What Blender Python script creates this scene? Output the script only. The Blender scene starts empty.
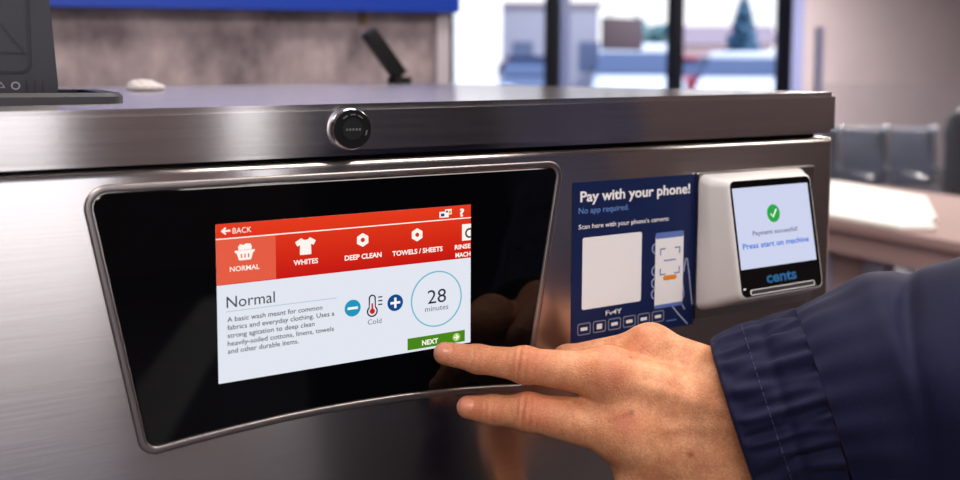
import bpy, bmesh, math, random
import numpy as np
from mathutils import Vector, Matrix

random.seed(7)
rng = np.random.default_rng(7)
SC = bpy.context.scene
COL = SC.collection

# ------------------------------------------------------------------ camera
cam_data = bpy.data.cameras.new('camera')
cam = bpy.data.objects.new('camera', cam_data)
COL.objects.link(cam)
YAW, PITCH, ROLL = 0.508132, 0.0755633, 0.0034312
F_PX, CY_PX = 867.119, 141.3795
_f = Vector((math.sin(YAW)*math.cos(PITCH), math.cos(YAW)*math.cos(PITCH), -math.sin(PITCH)))
_r = Vector((math.cos(YAW), -math.sin(YAW), 0)); _u = _r.cross(_f)
_r2 = math.cos(ROLL)*_r + math.sin(ROLL)*_u; _u2 = _r2.cross(_f)
m = Matrix((( _r2.x, _u2.x, -_f.x, -0.09902), (_r2.y, _u2.y, -_f.y, -0.466429), (_r2.z, _u2.z, -_f.z, 0.079225), (0, 0, 0, 1)))
cam.matrix_world = m
cam_data.sensor_width = 36.0
cam_data.lens = F_PX*36.0/960
cam_data.shift_y = -(240-CY_PX)/960
cam_data.clip_start = 0.02
cam_data.clip_end = 400
cam_data.dof.use_dof = True
cam_data.dof.focus_distance = 0.515
cam_data.dof.aperture_fstop = 5.4
SC.camera = cam

# ------------------------------------------------------------------ world
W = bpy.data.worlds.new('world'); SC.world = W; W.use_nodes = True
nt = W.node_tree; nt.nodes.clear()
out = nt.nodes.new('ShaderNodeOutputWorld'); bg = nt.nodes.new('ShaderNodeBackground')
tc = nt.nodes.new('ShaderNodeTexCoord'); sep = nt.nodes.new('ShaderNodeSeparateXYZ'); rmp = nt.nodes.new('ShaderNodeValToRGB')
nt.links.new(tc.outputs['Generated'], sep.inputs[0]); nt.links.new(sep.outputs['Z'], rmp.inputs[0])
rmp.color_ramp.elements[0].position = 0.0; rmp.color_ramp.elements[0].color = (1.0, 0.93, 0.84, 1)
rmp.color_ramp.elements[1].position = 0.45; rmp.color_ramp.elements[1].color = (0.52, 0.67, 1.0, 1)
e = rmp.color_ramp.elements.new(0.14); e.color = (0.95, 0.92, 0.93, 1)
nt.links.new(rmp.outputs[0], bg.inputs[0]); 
# sun's half of the sky raised, added to brighten the steel's reflections
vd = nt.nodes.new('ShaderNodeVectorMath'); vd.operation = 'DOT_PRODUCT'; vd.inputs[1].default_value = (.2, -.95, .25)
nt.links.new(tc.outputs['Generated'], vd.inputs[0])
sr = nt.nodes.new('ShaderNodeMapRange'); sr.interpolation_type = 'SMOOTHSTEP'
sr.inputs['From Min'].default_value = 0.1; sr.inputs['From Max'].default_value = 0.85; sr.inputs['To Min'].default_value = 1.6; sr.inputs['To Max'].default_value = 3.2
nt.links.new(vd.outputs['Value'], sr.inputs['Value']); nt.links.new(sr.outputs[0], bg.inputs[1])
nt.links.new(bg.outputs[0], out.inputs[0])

sun_d = bpy.data.lights.new('sun', 'SUN'); sun_d.energy = 4.0; sun_d.angle = 0.01; sun_d.color = (1, .9, .76)
sun = bpy.data.objects.new('sun', sun_d); COL.objects.link(sun)
sun.rotation_euler = (math.radians(50), 0, math.radians(22))

# ceiling light fixtures: (x, y, watts)
LAMPS = [(-1.3, -1.5, 44), (0.9, -1.2, 28), (-1.3, -3.3, 24), (3.2, -1.2, 26), (0.5, 0.45, 32), (3.0, 1.6, 28), (5.4, 1.2, 190), (6.2, 4.2, 230)]

SC.view_settings.view_transform = 'Standard'
SC.view_settings.look = 'None'
SC.view_settings.exposure = 0.0
SC.view_settings.gamma = 1.0
SC.view_settings.use_curve_mapping = False

# ------------------------------------------------------------------ helpers
def s2l(c):
    return tuple(((v/255)/12.92 if v/255 <= .04045 else ((v/255+.055)/1.055)**2.4) for v in c)

def new_mat(name):
    mt = bpy.data.materials.new(name); mt.use_nodes = True
    return mt, mt.node_tree, mt.node_tree.nodes['Principled BSDF']

def mat(name, rgb, rough=.5, metal=0, spec=.5, noise=0, nscale=20, bump=0, bscale=200, emit=0, coat=0):
    mt, t, b = new_mat(name)
    c = (*rgb, 1)
    b.inputs['Base Color'].default_value = c
    b.inputs['Roughness'].default_value = rough
    b.inputs['Metallic'].default_value = metal
    b.inputs['Specular IOR Level'].default_value = spec
    b.inputs['Coat Weight'].default_value = coat
    if emit:
        b.inputs['Emission Color'].default_value = c
        b.inputs['Emission Strength'].default_value = emit
    co = t.nodes.new('ShaderNodeTexCoord')
    if noise:
        n = t.nodes.new('ShaderNodeTexNoise'); n.inputs['Scale'].default_value = nscale; n.inputs['Detail'].default_value = 5
        t.links.new(co.outputs['Object'], n.inputs['Vector'])
        r = t.nodes.new('ShaderNodeValToRGB')
        r.color_ramp.elements[0].position = .3; r.color_ramp.elements[1].position = .7
        r.color_ramp.elements[0].color = (*[max(0, v*(1-noise)) for v in rgb], 1)
        r.color_ramp.elements[1].color = (*[min(1, v*(1+noise)) for v in rgb], 1)
        t.links.new(n.outputs[0], r.inputs[0]); t.links.new(r.outputs[0], b.inputs['Base Color'])
    if bump:
        n = t.nodes.new('ShaderNodeTexNoise'); n.inputs['Scale'].default_value = bscale; n.inputs['Detail'].default_value = 3
        t.links.new(co.outputs['Object'], n.inputs['Vector'])
        bp = t.nodes.new('ShaderNodeBump'); bp.inputs['Strength'].default_value = bump; bp.inputs['Distance'].default_value = .001
        t.links.new(n.outputs[0], bp.inputs['Height']); t.links.new(bp.outputs[0], b.inputs['Normal'])
    return mt

def emis(name, rgb255, strength=1.0):
    """lit pixels of a screen"""
    mt, t, b = new_mat(name)
    c = s2l(rgb255)
    b.inputs['Base Color'].default_value = (0, 0, 0, 1); b.inputs['Roughness'].default_value = .35
    b.inputs['Specular IOR Level'].default_value = .15
    b.inputs['Emission Color'].default_value = (*c, 1); b.inputs['Emission Strength'].default_value = strength
    return mt

def steel(name, rgb, rough, aniso, grain=.08, gscale=900):
    """brushed steel, grain along x"""
    mt, t, b = new_mat(name)
    b.inputs['Metallic'].default_value = 1
    b.inputs['Anisotropic'].default_value = aniso
    co = t.nodes.new('ShaderNodeTexCoord'); mp = t.nodes.new('ShaderNodeMapping')
    mp.inputs['Scale'].default_value = (14, gscale, gscale)
    n = t.nodes.new('ShaderNodeTexNoise'); n.inputs['Scale'].default_value = 1; n.inputs['Detail'].default_value = 4
    t.links.new(co.outputs['Object'], mp.inputs['Vector']); t.links.new(mp.outputs[0], n.inputs['Vector'])
    r = t.nodes.new('ShaderNodeValToRGB')
    r.color_ramp.elements[0].position = .25; r.color_ramp.elements[1].position = .75
    r.color_ramp.elements[0].color = (*[v*(1-grain) for v in rgb], 1); r.color_ramp.elements[1].color = (*[min(1, v*(1+grain)) for v in rgb], 1)
    t.links.new(n.outputs[0], r.inputs[0]); t.links.new(r.outputs[0], b.inputs['Base Color'])
    mr = t.nodes.new('ShaderNodeMapRange'); mr.inputs['To Min'].default_value = rough*.85; mr.inputs['To Max'].default_value = rough*1.15
    t.links.new(n.outputs[0], mr.inputs['Value']); t.links.new(mr.outputs[0], b.inputs['Roughness'])
    bp = t.nodes.new('ShaderNodeBump'); bp.inputs['Strength'].default_value = .05; bp.inputs['Distance'].default_value = .0003
    t.links.new(n.outputs[0], bp.inputs['Height']); t.links.new(bp.outputs[0], b.inputs['Normal'])
    tg = t.nodes.new('ShaderNodeCombineXYZ'); tg.inputs[1].default_value = .3; tg.inputs[2].default_value = .954
    t.links.new(tg.outputs[0], b.inputs['Tangent'])
    return mt

def tag(o, label=None, cat=None, group=None, kind=None):
    if label: o['label'] = label
    if cat: o['category'] = cat
    if group: o['group'] = group
    if kind: o['kind'] = kind
    return o

def root(name, loc, label, cat, group=None, rz=0):
    o = bpy.data.objects.new(name, None); COL.objects.link(o)
    o.location = loc; o.rotation_euler = (0, 0, rz); o.empty_display_size = .05
    tag(o, label, cat, group)
    return o

def world_loc(o):
    p = Vector((0, 0, 0))
    while o is not None:
        p += Vector(o.location); o = o.parent
    return p

def link_mesh(name, me, mt, parent=None, local=False, smooth=None, label=None, base=None):
    """local=False: mesh coordinates are world coordinates; they are moved to the parent's frame"""
    if mt is not None and not me.materials: me.materials.append(mt)
    o = bpy.data.objects.new(name, me); COL.objects.link(o)
    if parent is not None:
        o.parent = parent
        if not local: me.transform(Matrix.Translation(-world_loc(parent)))
    elif base is not None:
        me.transform(Matrix.Translation(-Vector(base))); o.location = base
    if smooth is not None:
        for p in me.polygons: p.use_smooth = True
        if smooth < 180:
            me.set_sharp_from_angle(angle=math.radians(smooth))
    if label: o['label'] = label
    return o

def bm_obj(name, bm, mt, parent=None, local=False, smooth=None, label=None, base=None):
    me = bpy.data.meshes.new(name)
    bmesh.ops.recalc_face_normals(bm, faces=bm.faces[:])
    bm.to_mesh(me); bm.free()
    return link_mesh(name, me, mt, parent, local, smooth, label, base)

def bx(bm, lo, hi, bev=0, seg=3):
    lo, hi = Vector(lo), Vector(hi)
    g = bmesh.ops.create_cube(bm, size=1, matrix=Matrix.Translation((lo+hi)/2) @ Matrix.Diagonal((*(hi-lo), 1)))
    if bev:
        es = list({e for v in g['verts'] for e in v.link_edges})
        bmesh.ops.bevel(bm, geom=es, offset=bev, segments=seg, profile=.5, affect='EDGES')
    return g

def cyl(bm, a, b, r0, r1=None, n=24, caps=True):
    a, b = Vector(a), Vector(b); r1 = r0 if r1 is None else r1
    d = b-a; q = d.to_track_quat('Z', 'Y').to_matrix().to_4x4()
    return bmesh.ops.create_cone(bm, cap_ends=caps, segments=n, radius1=r0, radius2=r1, depth=d.length, matrix=Matrix.Translation((a+b)/2) @ q)

def box_part(name, lo, hi, mt, parent=None, bev=0, local=False, label=None, seg=3, base=None):
    bm = bmesh.new(); bx(bm, lo, hi, bev, seg)
    return bm_obj(name, bm, mt, parent, local, 40 if bev else None, label, base)

def cyl_part(name, a, b, r0, mt, parent=None, r1=None, n=24, local=False, label=None):
    bm = bmesh.new(); cyl(bm, a, b, r0, r1, n)
    return bm_obj(name, bm, mt, parent, local, 40, label)

def rrect(x0, z0, x1, z1, r, n=6):
    pts = []
    for cx, cz, a0 in ((x1-r, z1-r, 0), (x0+r, z1-r, 90), (x0+r, z0+r, 180), (x1-r, z0+r, 270)):
        for k in range(n+1):
            a = math.radians(a0+90*k/n); pts.append((cx+r*math.cos(a), cz+r*math.sin(a)))
    return pts

def circ(cx, cz, r, n=40, a0=0, a1=360):
    return [(cx+r*math.cos(math.radians(a0+(a1-a0)*k/n)), cz+r*math.sin(math.radians(a0+(a1-a0)*k/n))) for k in range(n+(a1-a0 < 360))]

class Frame:
    """flat face: origin, unit axes along its width and height, outward normal"""
    def __init__(s, o, ex, ez, n): s.o, s.ex, s.ez, s.n = Vector(o), Vector(ex).normalized(), Vector(ez).normalized(), Vector(n).normalized()
    def p(s, x, z, d=0): return s.o + s.ex*x + s.ez*z + s.n*d

def prism(bm, fr, pts, d0, d1):
    a = [bm.verts.new(fr.p(x, z, d0)) for x, z in pts]; b = [bm.verts.new(fr.p(x, z, d1)) for x, z in pts]
    n = len(pts)
    bm.faces.new(b); bm.faces.new(a[::-1])
    for i in range(n): bm.faces.new((a[i], a[(i+1) % n], b[(i+1) % n], b[i]))

def annulus(bm, fr, outer, inner, d0, d1):
    n = len(outer)
    vo0, vo1 = [bm.verts.new(fr.p(x, z, d0)) for x, z in outer], [bm.verts.new(fr.p(x, z, d1)) for x, z in outer]
    vi0, vi1 = [bm.verts.new(fr.p(x, z, d0)) for x, z in inner], [bm.verts.new(fr.p(x, z, d1)) for x, z in inner]
    for i in range(n):
        j = (i+1) % n
        bm.faces.new((vo1[i], vo1[j], vi1[j], vi1[i])); bm.faces.new((vo0[i], vo0[j], vo1[j], vo1[i]))
        bm.faces.new((vi0[i], vi1[i], vi1[j], vi0[j])); bm.faces.new((vo0[i], vi0[i], vi0[j], vo0[j]))

def flat(name, fr, polys, mt, parent, d0, d1, label=None):
    bm = bmesh.new()
    for p in polys:
        if isinstance(p, tuple): annulus(bm, fr, p[0], p[1], d0, d1)
        else: prism(bm, fr, p, d0, d1)
    return bm_obj(name, bm, mt, parent, False, None, label)

def stroke(pts, w):
    """a thin band along a polyline, as a polygon"""
    L, Rr = [], []
    for i, (x, z) in enumerate(pts):
        a = pts[max(0, i-1)]; b = pts[min(len(pts)-1, i+1)]
        dx, dz = b[0]-a[0], b[1]-a[1]; l = math.hypot(dx, dz) or 1
        L.append((x-dz/l*w/2, z+dx/l*w/2)); Rr.append((x+dz/l*w/2, z-dx/l*w/2))
    return L+Rr[::-1]

_cap = {}
def text(name, fr, body, x0, x1, zb, cap, mt, parent, d, bold=0.0, label=None, shear=0):
    """lettering: baseline at zb, capital height cap, set between x0 and x1"""
    def make(s):
        cu = bpy.data.curves.new('t', 'FONT'); cu.body = s; cu.size = 1; cu.offset = bold; cu.resolution_u = 3; cu.extrude = 0
        ob = bpy.data.objects.new('t', cu); COL.objects.link(ob)
        bpy.context.view_layer.update()
        me = bpy.data.meshes.new_from_object(ob.evaluated_get(bpy.context.evaluated_depsgraph_get()))
        bpy.data.objects.remove(ob); bpy.data.curves.remove(cu)
        return me
    if bold not in _cap:
        mh = make('H'); _cap[bold] = (min(v.co.y for v in mh.vertices), max(v.co.y for v in mh.vertices)); bpy.data.meshes.remove(mh)
    me = make(body)
    xs = [v.co.x for v in me.vertices]; lo, hi = min(xs), max(xs); h0, h1 = _cap[bold]
    for v in me.vertices:
        x = x0+(v.co.x-lo)/(hi-lo)*(x1-x0); z = zb+(v.co.y-h0)/(h1-h0)*cap
        v.co = fr.p(x, z, d)
    return link_mesh(name, me, mt, parent, False, None, label)

def rounded_loop(pts, radii, n=8):
    """polygon with rounded corners"""
    res = []; N = len(pts)
    for i in range(N):
        p0, p1, p2 = Vector(pts[i-1]), Vector(pts[i]), Vector(pts[(i+1) % N]); r = radii[i]
        if r <= 0: res.append(tuple(p1)); continue
        a, b = (p0-p1).normalized(), (p2-p1).normalized()
        ang = a.angle(b); t = r/math.tan(ang/2); c = p1+(a+b).normalized()*(r/math.sin(ang/2))
        s, e = p1+a*t-c, p1+b*t-c
        a0 = math.atan2(s.y, s.x); a1 = math.atan2(e.y, e.x)
        da = (a1-a0+math.pi) % (2*math.pi)-math.pi
        for k in range(n+1): res.append((c.x+r*math.cos(a0+da*k/n), c.y+r*math.sin(a0+da*k/n)))
    return res

def offset_loop(pts, d):
    """move every point outwards by d (counter-clockwise loops)"""
    N = len(pts); res = []
    area = sum(pts[i][0]*pts[(i+1) % N][1]-pts[(i+1) % N][0]*pts[i][1] for i in range(N)); sg = 1 if area > 0 else -1
    for i in range(N):
        a, b = Vector(pts[i-1]), Vector(pts[(i+1) % N]); t = (b-a).normalized()
        res.append((pts[i][0]+t.y*d*sg, pts[i][1]-t.x*d*sg))
    return res

def loft(bm, rings, close_first=False, close_last=False):
    vs = [[bm.verts.new(p) for p in r] for r in rings]; n = len(rings[0])
    for a, b in zip(vs[:-1], vs[1:]):
        for i in range(n): bm.faces.new((a[i], a[(i+1) % n], b[(i+1) % n], b[i]))
    if close_first: bm.faces.new(vs[0][::-1])
    if close_last: bm.faces.new(vs[-1])
    return vs

# ---- smooth implicit bodies -------------------------------------------------
def sd_cone(P, a, b, r1, r2):
    """distance to a tapered round-ended limb"""
    a, b = np.asarray(a, float), np.asarray(b, float); ba = b-a; l2 = ba@ba
    rr = r1-r2; a2 = l2-rr*rr; il2 = 1/l2
    pa = P-a; y = pa@ba; z = y-l2
    x2 = ((pa*l2-y[:, None]*ba)**2).sum(1); y2 = y*y*l2; z2 = z*z*l2
    k = np.sign(rr)*rr*rr*x2
    d = (np.sqrt(x2*a2*il2)+y*rr)*il2-r1
    c1 = np.sign(z)*a2*z2 > k; d1 = np.sqrt(x2+z2)*il2-r2
    c2 = np.sign(y)*a2*y2 < k; d2 = np.sqrt(x2+y2)*il2-r1
    return np.where(c1, d1, np.where(c2, d2, d))

def sd_ell(P, c, r):
    q = (P-np.asarray(c))/np.asarray(r); l = np.sqrt((q*q).sum(1)); g = np.sqrt(((q/np.asarray(r))**2).sum(1))+1e-9
    return l*(l-1)/g

def smin(a, b, k):
    h = np.maximum(k-np.abs(a-b), 0)/k
    return np.minimum(a, b)-h*h*k*.25

def surface(fn, lo, hi, h, disp=None):
    """mesh of fn = 0 by surface nets, vertices pulled onto the surface"""
    lo, hi = np.asarray(lo, float), np.asarray(hi, float)
    n = np.ceil((hi-lo)/h).astype(int)+1
    ax = [lo[i]+h*np.arange(n[i]) for i in range(3)]
    G = np.stack(np.meshgrid(*ax, indexing='ij'), -1).reshape(-1, 3)
    cn = (n+3)//4+1
    cg = np.stack(np.meshgrid(*[lo[i]+4*h*np.arange(cn[i]) for i in range(3)], indexing='ij'), -1).reshape(-1, 3)
    CV = fn(cg).reshape(cn)
    V = CV[np.ix_(*[np.minimum((np.arange(n[i])+2)//4, cn[i]-1) for i in range(3)])].reshape(-1).copy()
    near = np.flatnonzero(np.abs(V) < 7*h)
    for i in range(0, len(near), 400000): V[near[i:i+400000]] = fn(G[near[i:i+400000]])
    V = V.reshape(n)
    ins = V < 0
    cs = sum(ins[i:n[0]-1+i, j:n[1]-1+j, k:n[2]-1+k].astype(int) for i in (0, 1) for j in (0, 1) for k in (0, 1))
    act = (cs > 0) & (cs < 8); idx = -np.ones(act.shape, int); cells = np.argwhere(act); idx[act] = np.arange(len(cells))
    acc = np.zeros((len(cells), 3)); cnt = np.zeros(len(cells))
    corners = [(i, j, k) for i in (0, 1) for j in (0, 1) for k in (0, 1)]
    for c0 in corners:
        for d in range(3):
            if c0[d]: continue
            c1 = list(c0); c1[d] = 1
            v0 = V[tuple((cells+c0).T)]; v1 = V[tuple((cells+c1).T)]
            m_ = (v0 < 0) != (v1 < 0); t = np.where(m_, v0/np.where(m_, v0-v1, 1), 0)
            pt = np.array(c0, float)[None].repeat(len(cells), 0); pt[:, d] += t
            acc[m_] += pt[m_]; cnt += m_
    X = lo+h*(cells+acc/cnt[:, None])
    quads = []
    for d in range(3):
        u, w = (d+1) % 3, (d+2) % 3
        sl0 = [slice(1, -1)]*3; sl0[d] = slice(0, -1); sl1 = list(sl0); sl1[d] = slice(1, None)
        a, b = ins[tuple(sl0)], ins[tuple(sl1)]
        ed = np.argwhere(a != b); off = np.array([1, 1, 1]); off[d] = 0; ed = ed+off
        fl = a[a != b]
        du, dw = np.zeros(3, int), np.zeros(3, int); du[u] = 1; dw[w] = 1
        q = np.stack([idx[tuple((ed-du-dw).T)], idx[tuple((ed-dw).T)], idx[tuple(ed.T)], idx[tuple((ed-du).T)]], 1)
        q[~fl] = q[~fl][:, ::-1]; quads.append(q)
    Q = np.concatenate(quads); Q = Q[(Q >= 0).all(1)]
    def grad(Xp, e=h*.3):
        g = np.stack([fn(Xp+e*np.eye(3)[i])-fn(Xp-e*np.eye(3)[i]) for i in range(3)], 1)
        return g/(np.linalg.norm(g, axis=1, keepdims=True)+1e-12)
    for _ in range(3): X = X-grad(X)*np.clip(fn(X), -h, h)[:, None]
    if disp is not None:
        N = grad(X); X = X+N*disp(X)[:, None]
    me = bpy.data.meshes.new('body'); me.from_pydata(X.tolist(), [], Q.tolist()); me.update()
    return me, X

def spline(pts, n):
    """Catmull-Rom through rows of numbers"""
    P = np.asarray(pts, float); P = np.vstack([2*P[0]-P[1], P, 2*P[-1]-P[-2]]); res = []
    for i in range(1, len(P)-2):
        for k in range(n):
            t = k/n; a, b, c, d = P[i-1], P[i], P[i+1], P[i+2]
            res.append(.5*((2*b)+(-a+c)*t+(2*a-5*b+4*c-d)*t*t+(-a+3*b-3*c+d)*t**3))
    res.append(P[-2]); return np.array(res)

# ------------------------------------------------------------------ materials
M = {}
M['steel'] = steel('brushed_steel', (.58, .53, .52), .19, .92, .07)
M['steel_top'] = steel('brushed_steel_top', (.62, .58, .585), .18, .92, .05)
M['trim'] = mat('polished_trim', (.40, .35, .345), .34, 1)
M['chrome'] = mat('chrome', (.75, .72, .72), .12, 1)
M['black_gap'] = mat('matte_black', (.004, .004, .004), .7, spec=.1)
M['glass_black'] = mat('black_glass', (.0012, .0012, .002), .03, spec=.35)
M['plastic_dark'] = mat('dark_grey_plastic', s2l((52, 51, 60)), .45, bump=.15, bscale=900)
M['plastic_darker'] = mat('darker_grey_plastic', s2l((38, 38, 46)), .5)
M['plastic_white'] = mat('white_plastic', (.74, .72, .73), .38)
M['black'] = mat('black_plastic', (.004, .004, .005), .45, spec=.25)
M['navy_print'] = mat('navy_print', s2l((20, 34, 78)), .4, spec=.3)
M['print_white'] = mat('white_print', s2l((240, 238, 242)), .5)
M['print_blue'] = mat('light_blue_print', s2l((110, 150, 225)), .5)
M['print_mid'] = mat('mid_blue_print', s2l((95, 120, 190)), .5)
M['print_orange'] = mat('orange_print', s2l((235, 140, 20)), .5)
M['print_grey'] = mat('grey_print', s2l((150, 150, 165)), .5)

# ------------------------------------------------------------------ setting
FLOOR = -1.0
CEIL = 1.75
M['wall_pink'] = mat('painted_wall', s2l((198, 184, 192)), .7, noise=.04, nscale=2)
M['wall_grey'] = mat('grey_wall', s2l((84, 72, 72)), .7, noise=.05, nscale=2)
M['wall_front'] = mat('mauve_wall', s2l((150, 130, 132)), .7)
M['floor'] = mat('floor_tiles', s2l((66, 60, 63)), .45, noise=.12, nscale=3)
M['ceiling'] = mat('ceiling_tiles', s2l((205, 200, 198)), .8)
M['frame_dark'] = mat('window_frame_dark', s2l((8, 9, 20)), .6, spec=.1)
M['frame_pale'] = mat('window_trim_pale', s2l((150, 156, 205)), .5)
M['concrete'] = None
def concrete():
    mt, t, b = new_mat('mottled_panel')
    co = t.nodes.new('ShaderNodeTexCoord'); mp = t.nodes.new('ShaderNodeMapping'); mp.inputs['Scale'].default_value = (4, 4, 2.6)
    n = t.nodes.new('ShaderNodeTexNoise'); n.inputs['Scale'].default_value = 2.2; n.inputs['Detail'].default_value = 8; n.inputs['Roughness'].default_value = .65
    r = t.nodes.new('ShaderNodeValToRGB')
    r.color_ramp.elements[0].position = .36; r.color_ramp.elements[1].position = .66
    r.color_ramp.elements[0].color = (*s2l((100, 86, 94)), 1); r.color_ramp.elements[1].color = (*s2l((186, 168, 172)), 1)
    t.links.new(co.outputs['Object'], mp.inputs['Vector']); t.links.new(mp.outputs[0], n.inputs['Vector'])
    t.links.new(n.outputs[0], r.inputs[0]); t.links.new(r.outputs[0], b.inputs['Base Color']); b.inputs['Roughness'].default_value = .6
    return mt
M['concrete'] = concrete()

def glass_mat():
    mt = bpy.data.materials.new('window_glass'); mt.use_nodes = True; t = mt.node_tree; t.nodes.clear()
    o = t.nodes.new('ShaderNodeOutputMaterial'); mx = t.nodes.new('ShaderNodeMixShader')
    tr = t.nodes.new('ShaderNodeBsdfTransparent'); gl = t.nodes.new('ShaderNodeBsdfGlossy'); fr = t.nodes.new('ShaderNodeFresnel')
    tr.inputs[0].default_value = (.93, .96, 1, 1); gl.inputs['Roughness'].default_value = .02; fr.inputs[0].default_value = 1.15
    t.links.new(fr.outputs[0], mx.inputs[0]); t.links.new(tr.outputs[0], mx.inputs[1]); t.links.new(gl.outputs[0], mx.inputs[2]); t.links.new(mx.outputs[0], o.inputs[0])
    return mt
M['glass'] = glass_mat()

def structure(name, boxes, mt, bev=0):
    bm = bmesh.new()
    for lo, hi in boxes: bx(bm, lo, hi, bev)
    o = bm_obj(name, bm, mt); o['kind'] = 'structure'
    return o

X0, X1, Y0, Y1 = -4.0, 12.0, -4.5, 6.0
structure('floor', [((X0, Y0, FLOOR-.1), (X1, Y1+.2, FLOOR))], M['floor'])
structure('ceiling', [((X0, Y0, CEIL), (X1, Y1+.2, CEIL+.1))], M['ceiling'])
WX0, WX1 = 3.19, 7.25           # glazed run of the street wall
structure('wall_back', [((X0, Y1, FLOOR), (WX0-2.4, Y1+.2, CEIL)), ((WX1, Y1, FLOOR), (X1, Y1+.2, CEIL)),
                        ((WX0-2.4, Y1, FLOOR), (WX1, Y1+.2, FLOOR+.12)), ((WX0-2.4, Y1, 1.55), (WX1, Y1+.2, CEIL))], M['wall_pink'])
structure('wall_right', [((X1, Y0, FLOOR), (X1+.15, Y1+.2, CEIL))], M['wall_pink'])
structure('wall_left', [((X0-.15, Y0, FLOOR), (X0, Y1+.2, CEIL))], M['wall_grey'])
# wall behind the camera with the shop's other windows
FW = [(-1.6, .22), (1.02, 1.34)]
structure('wall_front', [((X0, Y0-.2, FLOOR), (FW[0][0], Y0, CEIL)), ((FW[0][1], Y0-.2, FLOOR), (FW[1][0], Y0, CEIL)), ((FW[1][1], Y0-.2, FLOOR), (X1, Y0, CEIL)),
                         ((FW[0][0], Y0-.2, FLOOR), (FW[0][1], Y0, FLOOR+.6)), ((FW[1][0], Y0-.2, FLOOR), (FW[1][1], Y0, FLOOR+.65)),
                         ((FW[0][0], Y0-.2, 1.5), (FW[0][1], Y0, CEIL)), ((FW[1][0], Y0-.2, 1.5), (FW[1][1], Y0, CEIL))], M['wall_front'])
structure('added_wainscot_front', [((X0, Y0, FLOOR), (FW[0][0]-.02, Y0+.02, -.35)), ((FW[0][1]+.02, Y0, FLOOR), (FW[1][0]-.02, Y0+.02, -.35)), ((FW[1][0]-.02, Y0, FLOOR), (FW[1][1]+.02, Y0+.02, -.37)), ((FW[1][1]+.02, Y0, FLOOR), (X1, Y0+.02, -.35))], M['wall_grey'])  # unseen dark wainscot, added to darken the front panel's reflection

def window(name, x0, x1, z0, z1, y, mullions, fw=.05, jamb=None):
    w = bpy.data.objects.new(name, None); COL.objects.link(w); w.location = ((x0+x1)/2, y, z0); w['kind'] = 'structure'
    bm = bmesh.new()
    bx(bm, (x0, y-.04, z0), (x1, y+.04, z0+fw)); bx(bm, (x0, y-.04, z1-fw), (x1, y+.04, z1))
    bx(bm, (x0, y-.04, z0+fw), (x0+fw, y+.04, z1-fw)); bx(bm, (x1-fw, y-.04, z0+fw), (x1, y+.04, z1-fw))
    o = bm_obj('window_frame', bm, M['frame_dark'], w); o['kind'] = 'structure'
    for a, b in mullions:
        o = box_part('mullion', (a, y-.05, z0+fw), (b, y+.05, z1-fw), M['frame_dark'], w); o['kind'] = 'structure'
    xs = [x0+fw]+[v for ab in mullions for v in ab]+[x1-fw]
    for a, b in zip(xs[::2], xs[1::2]):
        o = box_part('pane', (a, y-.004, z0+fw), (b, y+.004, z1-fw), M['glass'], w); o['kind'] = 'structure'
    return w
window('window_1', WX0-2.4, WX1-.02, FLOOR+.12, 1.55, Y1+.08, [(1.9, 1.98), (3.17, 3.27), (4.235, 4.325), (5.67, 5.80)], jamb=1)
window('window_2', FW[0][0], FW[0][1], FLOOR+.6, 1.5, Y0-.1, [], .03)
window('window_3', FW[1][0], FW[1][1], FLOOR+.65, 1.5, Y0-.1, [], .03)
structure('trim_1', [((7.07, Y1-.03, FLOOR), (7.25, Y1+.03, 1.6))], M['frame_dark'])
structure('trim_2', [((7.25, Y1-.04, FLOOR), (7.41, Y1-.001, 1.6))], M['frame_pale'])
structure('trim_3', [((4.36, Y1+.05, FLOOR+.12), (4.46, Y1+.11, 1.55))], mat('door_stile', s2l((105, 118, 165)), .4))

# partition behind the washer
structure('wall_partition', [((X0, 1.25, FLOOR), (.742, 1.37, CEIL))], M['concrete'])
structure('trim_4', [((.742, 1.235, FLOOR), (.772, 1.385, CEIL))], mat('pale_post', s2l((196, 186, 196)), .5))

# ceiling fixtures
M['diffuser'] = mat('lamp_diffuser', (1, .96, .9), .5, emit=1.2)
M['lamp_frame'] = mat('lamp_frame', (.8, .8, .8), .4)
for i, (x, y, wt) in enumerate(LAMPS):
    where = ['over the aisle left of the camera', 'over the aisle in front of the washer', 'near the rear windows', 'over the aisle to the right', 'above the washer', 'above the waiting seats', 'beyond the waiting seats', 'near the street windows'][i]
    t = root('ceiling_light', (x, y, CEIL), 'white rectangular ceiling light '+where, 'lamp', 'ceiling lights')
    bm = bmesh.new()
    for lo, hi in (((-.62, -.32, -.03), (.62, -.29, 0)), ((-.62, .29, -.03), (.62, .32, 0)), ((-.62, -.29, -.03), (-.59, .29, 0)), ((.59, -.29, -.03), (.62, .29, 0))): bx(bm, lo, hi)
    bm_obj('lamp_frame', bm, M['lamp_frame'], t, True)
    box_part('diffuser', (-.59, -.29, -.02), (.59, .29, -.001), M['diffuser'], t, local=True)
    ld = bpy.data.lights.new('lamp', 'AREA'); ld.shape = 'RECTANGLE'; ld.size = 1.15; ld.size_y = .55; ld.energy = wt; ld.color = (1, .92, .84)
    lo = bpy.data.objects.new('lamp', ld); COL.objects.link(lo); lo.parent = t; lo.location = (0, 0, -.035)

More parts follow.
